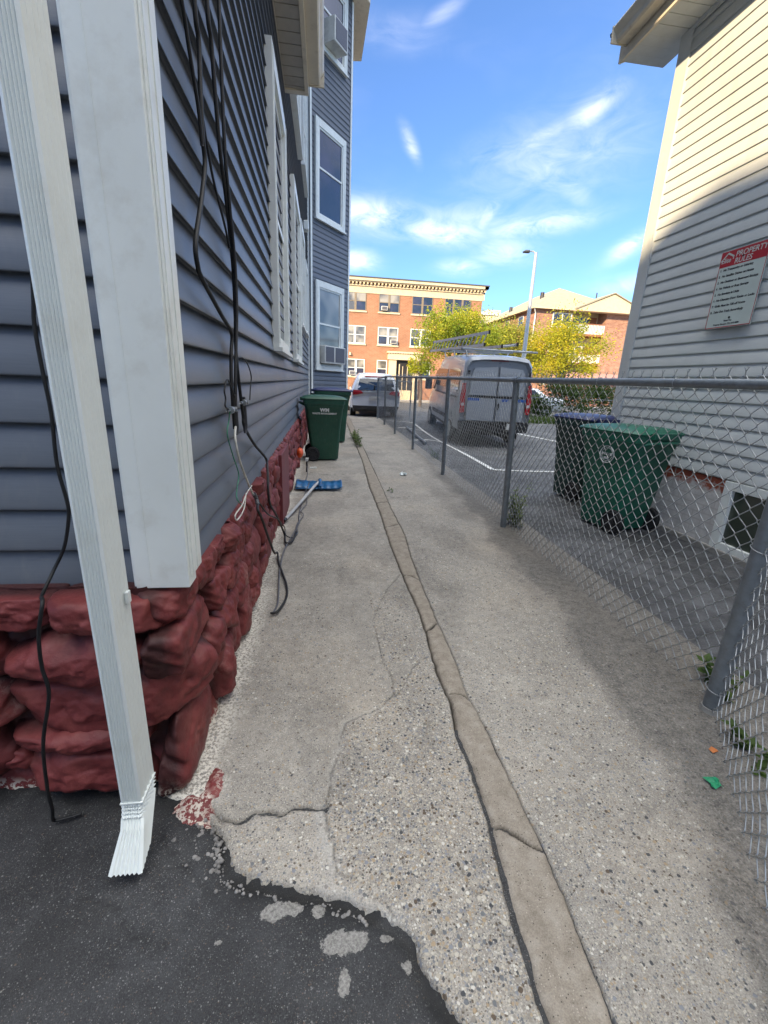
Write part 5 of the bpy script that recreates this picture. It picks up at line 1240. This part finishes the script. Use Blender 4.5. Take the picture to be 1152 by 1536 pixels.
def bwin(x0,x1,z0,z1,nu=2,trim='wood_grey',glass='glass'):
    f=MB(); w_=x1-x0; t_=.07
    f.box(x0,x1,-.045,.01,z0,z0+t_); f.box(x0,x1,-.045,.01,z1-t_,z1); f.box(x0,x0+t_,-.045,.01,z0+t_,z1-t_); f.box(x1-t_,x1,-.045,.01,z0+t_,z1-t_)
    for k in range(1,nu): 
        xx=x0+w_*k/nu; f.box(xx-.10,xx+.10,-.045,.01,z0+t_,z1-t_)
    zm=(z0+z1)/2; 
    for k in range(nu):
        a=x0+w_*k/nu+(.10 if k else t_); b=x0+w_*(k+1)/nu-(.10 if k<nu-1 else t_); f.box(a,b,-.035,.01,zm-.03,zm+.03)
    o=f.build('window',M[trim],bb)
    for k in range(nu):
        a=x0+w_*k/nu+(.10 if k else t_); b=x0+w_*(k+1)/nu-(.10 if k<nu-1 else t_)
        g=MB(); g.box(a,b,-.018,-.012,zm+.03,z1-t_); g.build('pane',M[glass],o); 
        g=MB(); g.box(a,b,-.012,-.008,z0+t_,zm-.03); g.build('pane',M['glass' if random.random()<.6 else glass],o)
    s_=MB(); s_.box(x0-.08,x1+.08,-.10,.0,z0-.14,z0-.002); s_.build('sill',M['stone_trim'],o)
    return o
M['wood_grey']=simple('grey_brown_wood',(.22,.18,.13),.7)
cols=[(1.73-.25,3.10),(4.07,5.65),(6.63,8.25)]
for rr_,(z0,z1) in enumerate(((6.46,7.8),(4.12,5.4))):
    for (a,b) in cols+[(9.2,11.3),(-2.6,-1.0),(-5.,-3.4)]:
        bwin(a*K,b*K,s36(0,z0)[1],s36(0,z1)[1],3 if a==9.2 else 2,'wood_grey' if rr_==0 else 'white_trim','glass_pale' if (a<6 or rr_) else 'glass')
for (a,b,n_) in ((1.73,3.1,2),(4.07,4.87,1),(7.45,8.38,1),(9.4,11.3,2),(-2.6,-1.,2)): bwin(a*K,b*K,s36(0,1.70)[1],s36(0,2.98)[1],n_,'white_trim','glass_pale')
# entrance
m=MB(); m.box(6.55,7.30,-.35,.0,0.6,4.0); m.box(9.10,9.66,-.35,0,0.6,4.0); m.box(6.4,9.8,-.5,0,4.0,4.45); m.box(6.3,9.9,-.62,0,4.62,4.78); m.box(6.45,9.75,-.5,0,4.45,4.55)
x=6.45
while x<9.7: m.box(x,x+.12,-.56,0,4.55,4.62); x+=.26
m.build('entrance_surround',M['stone_trim'],bb)
m=MB(); m.box(7.30,9.10,-.03,.0,.9,4.0); dr=m.build('door',M['plastic_black'],bb)
m=MB(); m.box(8.0,8.06,-.06,-.03,1.0,3.4); m.box(8.5,8.56,-.06,-.03,1.0,3.4); m.box(7.62,7.72,-.05,-.03,2.3,3.6);  m.build('door_frame',M['stone_trim'],dr)
m=MB()
for k in range(6): m.box(7.1,9.3,-.45-.3*(6-k),-.45-.3*(5-k)+.0,0,.15+.145*k)
m.box(7.1,9.3,-.45,0,0,1.0); m.build('steps',M['stone_trim'],bb)
m=MB()
for x in (7.0,9.3): m.tube([(x,-2.3,1.0),(x,-.4,1.9)],.03,6); m.tube([(x,-2.3,.0),(x,-2.3,1.0)],.03,6); m.tube([(x,-.5,.9),(x,-.5,1.9)],.03,6)
m.build('handrail',M['dark_metal'],bb)
m=MB(); m.cyl((2.55,-.10,s36(0,3.35)[1]),(0,0,1),.14,.26,12,.08); m.build('wall_lamp',M['stone_trim'],bb)
Gac='air conditioners in windows of the brick building'
for (x,z,lb) in ((s36(4.25,0)[0],s36(0,6.52)[1],'white air conditioner in a top-floor window of the brick building'),(s36(5.05,0)[0],s36(0,4.18)[1],'white air conditioner in a middle-floor window of the brick building'),(s36(1.9,0)[0],s36(0,1.76)[1],'white air conditioner in a ground-floor window of the brick building')):
    e=empty('air_conditioner',(x,46.98,z-.43),label=lb,cat='air conditioner',group=Gac)
    m=MB(); m.box(0,.62,-.34,-.05,.05,.43); m.build('case',M['ac_white'],e,bevel=.02); m=MB(); m.box(.06,.56,-.348,-.34,.10,.38); m.build('grille',M['ac_grille'],e)
# ------------------------------------------------------------------ hipped brick apartment building
ab=empty('balcony_building',(22.3,48,-.43),label='brown brick apartment building with balconies and tan hipped roof',cat='building')
H=10.05
m=MB(); m.box(0,4.3,0,18,0,H); m.box(4.3,8.1,1.6,18,0,H); m.box(8.1,10.9,-.1,18,0,H); m.box(4.3,8.1,0,1.6,0,.4); m.build('wall',M['brick_brown'],ab)
m=MB(); m.box(4.32,8.08,1.5,1.6,.4,H); m.build('recess_wall',M['stone_trim'],ab)
ov=.6
m=MB(); E0=[(-ov,-ov,H),(11.5,-ov,H),(11.5,18.6,H),(-ov,18.6,H)]; rg=[(5.4,6.2,H+3.3),(5.4,12.5,H+3.3)]
base=len(m.v); m.v+=E0+rg; m.f+=[(base,base+1,base+4),(base+1,base+2,base+5,base+4),(base+2,base+3,base+5),(base+3,base,base+4,base+5),(base,base+3,base+2,base+1)]
rf_=m.build('roof',M['roof_tan'],ab)
for q_ in ((2.6,4.6,1.8,.22,1.1),(1.0,9.5,.9,.2,1.0),(8.6,3.4,2.0,.07,1.0)):
    m=MB(); m.cyl((q_[0],q_[1],H+q_[2]),(0,0,1),q_[3],q_[4],12); m.build('roof_vent',M['dark_metal'],rf_)
m=MB(); m.box(-ov-.02,11.52,-ov-.03,-ov+.0,H-.18,H-.0); m.box(-ov-.03,-ov,-ov,18.6,H-.18,H); m.box(-ov,0,-ov,18.6,H-.10,H-.06); m.build('fascia',M['stone_trim'],ab)
m=MB(); P=[(4.1,-1.0,H-.02),(8.0,-1.0,H+1.55),(12.,-1.0,H-.02)]; m.loft([P,[(p[0],-.2,p[2]) for p in P]]); m.box(4.1,11.6,-1.0,.0,H-.2,H-.02); m.build('gable',M['stone_trim'],ab)
m=MB(); 
for (a,b) in (((4.0,-1.1,H-.05),(8.0,-1.1,H+1.62)),((8.0,-1.1,H+1.62),(12.1,-1.1,H-.05))):
    a=Vector(a); b=Vector(b); m.obox(a,b-a,(0,3.2,0),(0,0,.12))
m.build('gable_roof',M['roof_tan'],ab)
def awin(x0,x1,z0,z1,y=0,nu=2):
    f=MB(); f.box(x0,x1,y-.05,y+.01,z0,z0+.09); f.box(x0,x1,y-.05,y+.01,z1-.09,z1)
    for k in range(nu+1): xx=x0+(x1-x0-.12)*k/nu; f.box(xx,xx+.12,y-.05,y+.01,z0+.09,z1-.09)
    o=f.build('window',M['white_trim'],ab); g=MB(); g.box(x0+.1,x1-.1,y-.02,y-.012,z0+.09,z1-.09); g.build('pane',M['glass'],o)
for z0 in (8.2,5.2,2.2):
    awin(1.9,4.1,z0,z0+1.45)
    awin(4.9,7.6,z0-.3,z0+1.4,1.5,3)
    m=MB(); m.box(7.0,7.9,1.42,1.5,z0-.4,z0+1.4); m.build('balcony_door',M['wood_brown'],ab)
    m=MB(); m.box(4.35,8.05,-.1,1.5,z0-.72,z0-.5); m.box(4.35,8.05,-.12,-.04,z0+.45,z0+.55); fl=m.build('balcony',M['wood_brown'],ab)
    m=MB(); x=4.4
    while x<8.0: m.box(x,x+.09,-.10,-.05,z0-.5,z0+.45); x+=.17
    m.build('baluster',M['white_trim'],fl)
    for y in (3,7,11,15):
        f=MB(); f.box(-.05,.01,y,y+1.3,z0,z0+1.4); o=f.build('window',M['white_trim'],ab); g=MB(); g.box(-.06,-.05,y+.1,y+1.2,z0+.1,z0+1.3); g.build('pane',M['glass'],o)
m=MB(); m.tube([(-.5,-.5,H-.1),(-.12,-.12,H-.6),(-.12,-.12,0)],.07,8); m.build('downpipe',M['white_trim'],ab)
# porch awning of the far building and pale wall
m=MB(); m.obox((23.5,44.5,2.2),(9,0,0),(0,3,.9),(0,0,.12)); m.box(24,32,47,47.2,-.4,3.0)
aw=m.build('porch_roof',simple('faded_pink_roof',(.42,.22,.19),.8)); tag(aw,'faded pink porch roof in front of the balcony building','porch')
# pale building far behind
wb=empty('pale_building',(22,68,-.4),label='long pale flat-roofed building between the two brick ones',cat='building')
m=MB(); m.box(-6,18,0,10,0,11.9); m.box(2.2,4.2,.5,4,11.9,12.7); m.build('wall',M['stone_trim'],wb)
m=MB(); m.box(-6,18,-.03,0,10.2,11.2); m.build('window_band',M['glass_pale'],wb)
m=MB(); m.box(-6.1,18.1,-.2,10.1,11.9,12.15); m.build('parapet',M['white_trim'],wb)
# ------------------------------------------------------------------ window air conditioners in the bay
Gb='window air conditioners in the bay of the blue house'
for (z0,x0,w_,lb,dd) in ((1.84,.40,.68,'air conditioner with silver grille in the lowest bay window',.18),(9.42,.55,.7,'boxy white air conditioner in the highest bay window',.36)):
    o_=A+ub*(Lb*.10+.22 if z0<5 else Lb*.10+.35)+nb*.02
    e=empty('air_conditioner',(o_.x,o_.y,z0),math.atan2(ub.y,ub.x),label=lb,cat='air conditioner',group=Gb)
    m=MB(); m.box(0,1.12 if z0<5 else .60,-dd,0,0,.50); m.build('case',M['ac_white'],e,bevel=.015)
    m=MB(); 
    if z0<5: m.box(.06,.48,-dd-.008,-dd,.05,.47); m.box(.56,1.06,-dd-.008,-dd,.05,.47)
    else: m.box(.05,.55,-dd-.008,-dd,.05,.47)
    m.build('grille',M['ac_grille'],e)
# ------------------------------------------------------------------ unseen houses added behind the camera for shadow and sky blocking
nb_=empty('shadow_house',(-6.77,-10.4,0),label='added unseen house behind the photographer, outline shaped for its shadow',cat='house')
prof=[(8.5,-.3),(8.5,5.2),(6.5,7.4),(5.4,8.75),(4.85,9.42),(4.3,9.58),(3.0,9.5),(-8,9.5),(-8,-.3)]  # roof outline shaped to cast the shadow edge on the pale siding
m=MB(); m.loft([[(x,p,q) for p,q in prof] for x in (-9,0)]); m.build('wall',M['beige_siding'],nb_)
rh=empty('sky_block_house',(4.5,-9.5,0),label='added unseen house behind the photographer that blocks the sky',cat='house')  # added to cut sky light and darken the blue front wall
m=MB(); m.box(-8.2,9,-7,0,-.3,5.6); m.build('wall',M['beige_siding'],rh)
m=MB(); m.loft([[(x,-7.4,5.6),(x,-3.5,7.6),(x,.4,5.6)] for x in (-8.4,9.2)]); m.build('roof',M['asph_shingle'],rh)
# ------------------------------------------------------------------ prints on bins
def face_print(binobj,axis,body,size,pos,name,mat='white_print',bold=.001,align='CENTER',tilt=0):
    # axis '+x': face normal +x local, text runs along +y ; '-x' etc.
    if axis=='+x': mt=Matrix(((0,-math.sin(tilt),1,pos[0]),(1,0,0,pos[1]),(0,math.cos(tilt),0,pos[2]),(0,0,0,1)))
    else: mt=Matrix(((0,math.sin(tilt),-1,pos[0]),(-1,0,0,pos[1]),(0,math.cos(tilt),0,pos[2]),(0,0,0,1)))
    return text(body,size,mat,binobj,name,mt,.0015,align,0,bold)
face_print(b1,'+x','WM',.085,(.305,-.0,.86),'logo',bold=.004,tilt=-.0)
face_print(b1,'+x','WASTE MANAGEMENT',.040,(.302,0,.815),'lettering',bold=.0012)
# city seal on b4 (face -x local)
sx_=-.292
m=MB(); c0=(sx_-.000,-.02,.80)
m.tube([(sx_,-.02+math.cos(a)*.085,.80+math.sin(a)*.085) for a in np.linspace(0,2*math.pi,32,endpoint=False)],.005,6,closed=True)
m.tube([(sx_,-.02+math.cos(a)*.066,.80+math.sin(a)*.066) for a in np.linspace(0,2*math.pi,28,endpoint=False)],.0025,5,closed=True)
m.obox((sx_-.004,-.085,.792),(.006,0,0),(0,.13,0),(0,0,.024)); m.obox((sx_-.004,-.05,.752),(.006,0,0),(0,.06,0),(0,0,.022)); m.build('seal',M['white_print'],b4)
text('LYNN',.03,'dark_bin',b4,'seal_text',Matrix(((0,0,-1,sx_-.0045),(-1,0,0,-.02),(0,1,0,.795),(0,0,0,1))),.001,'CENTER',0,.001)
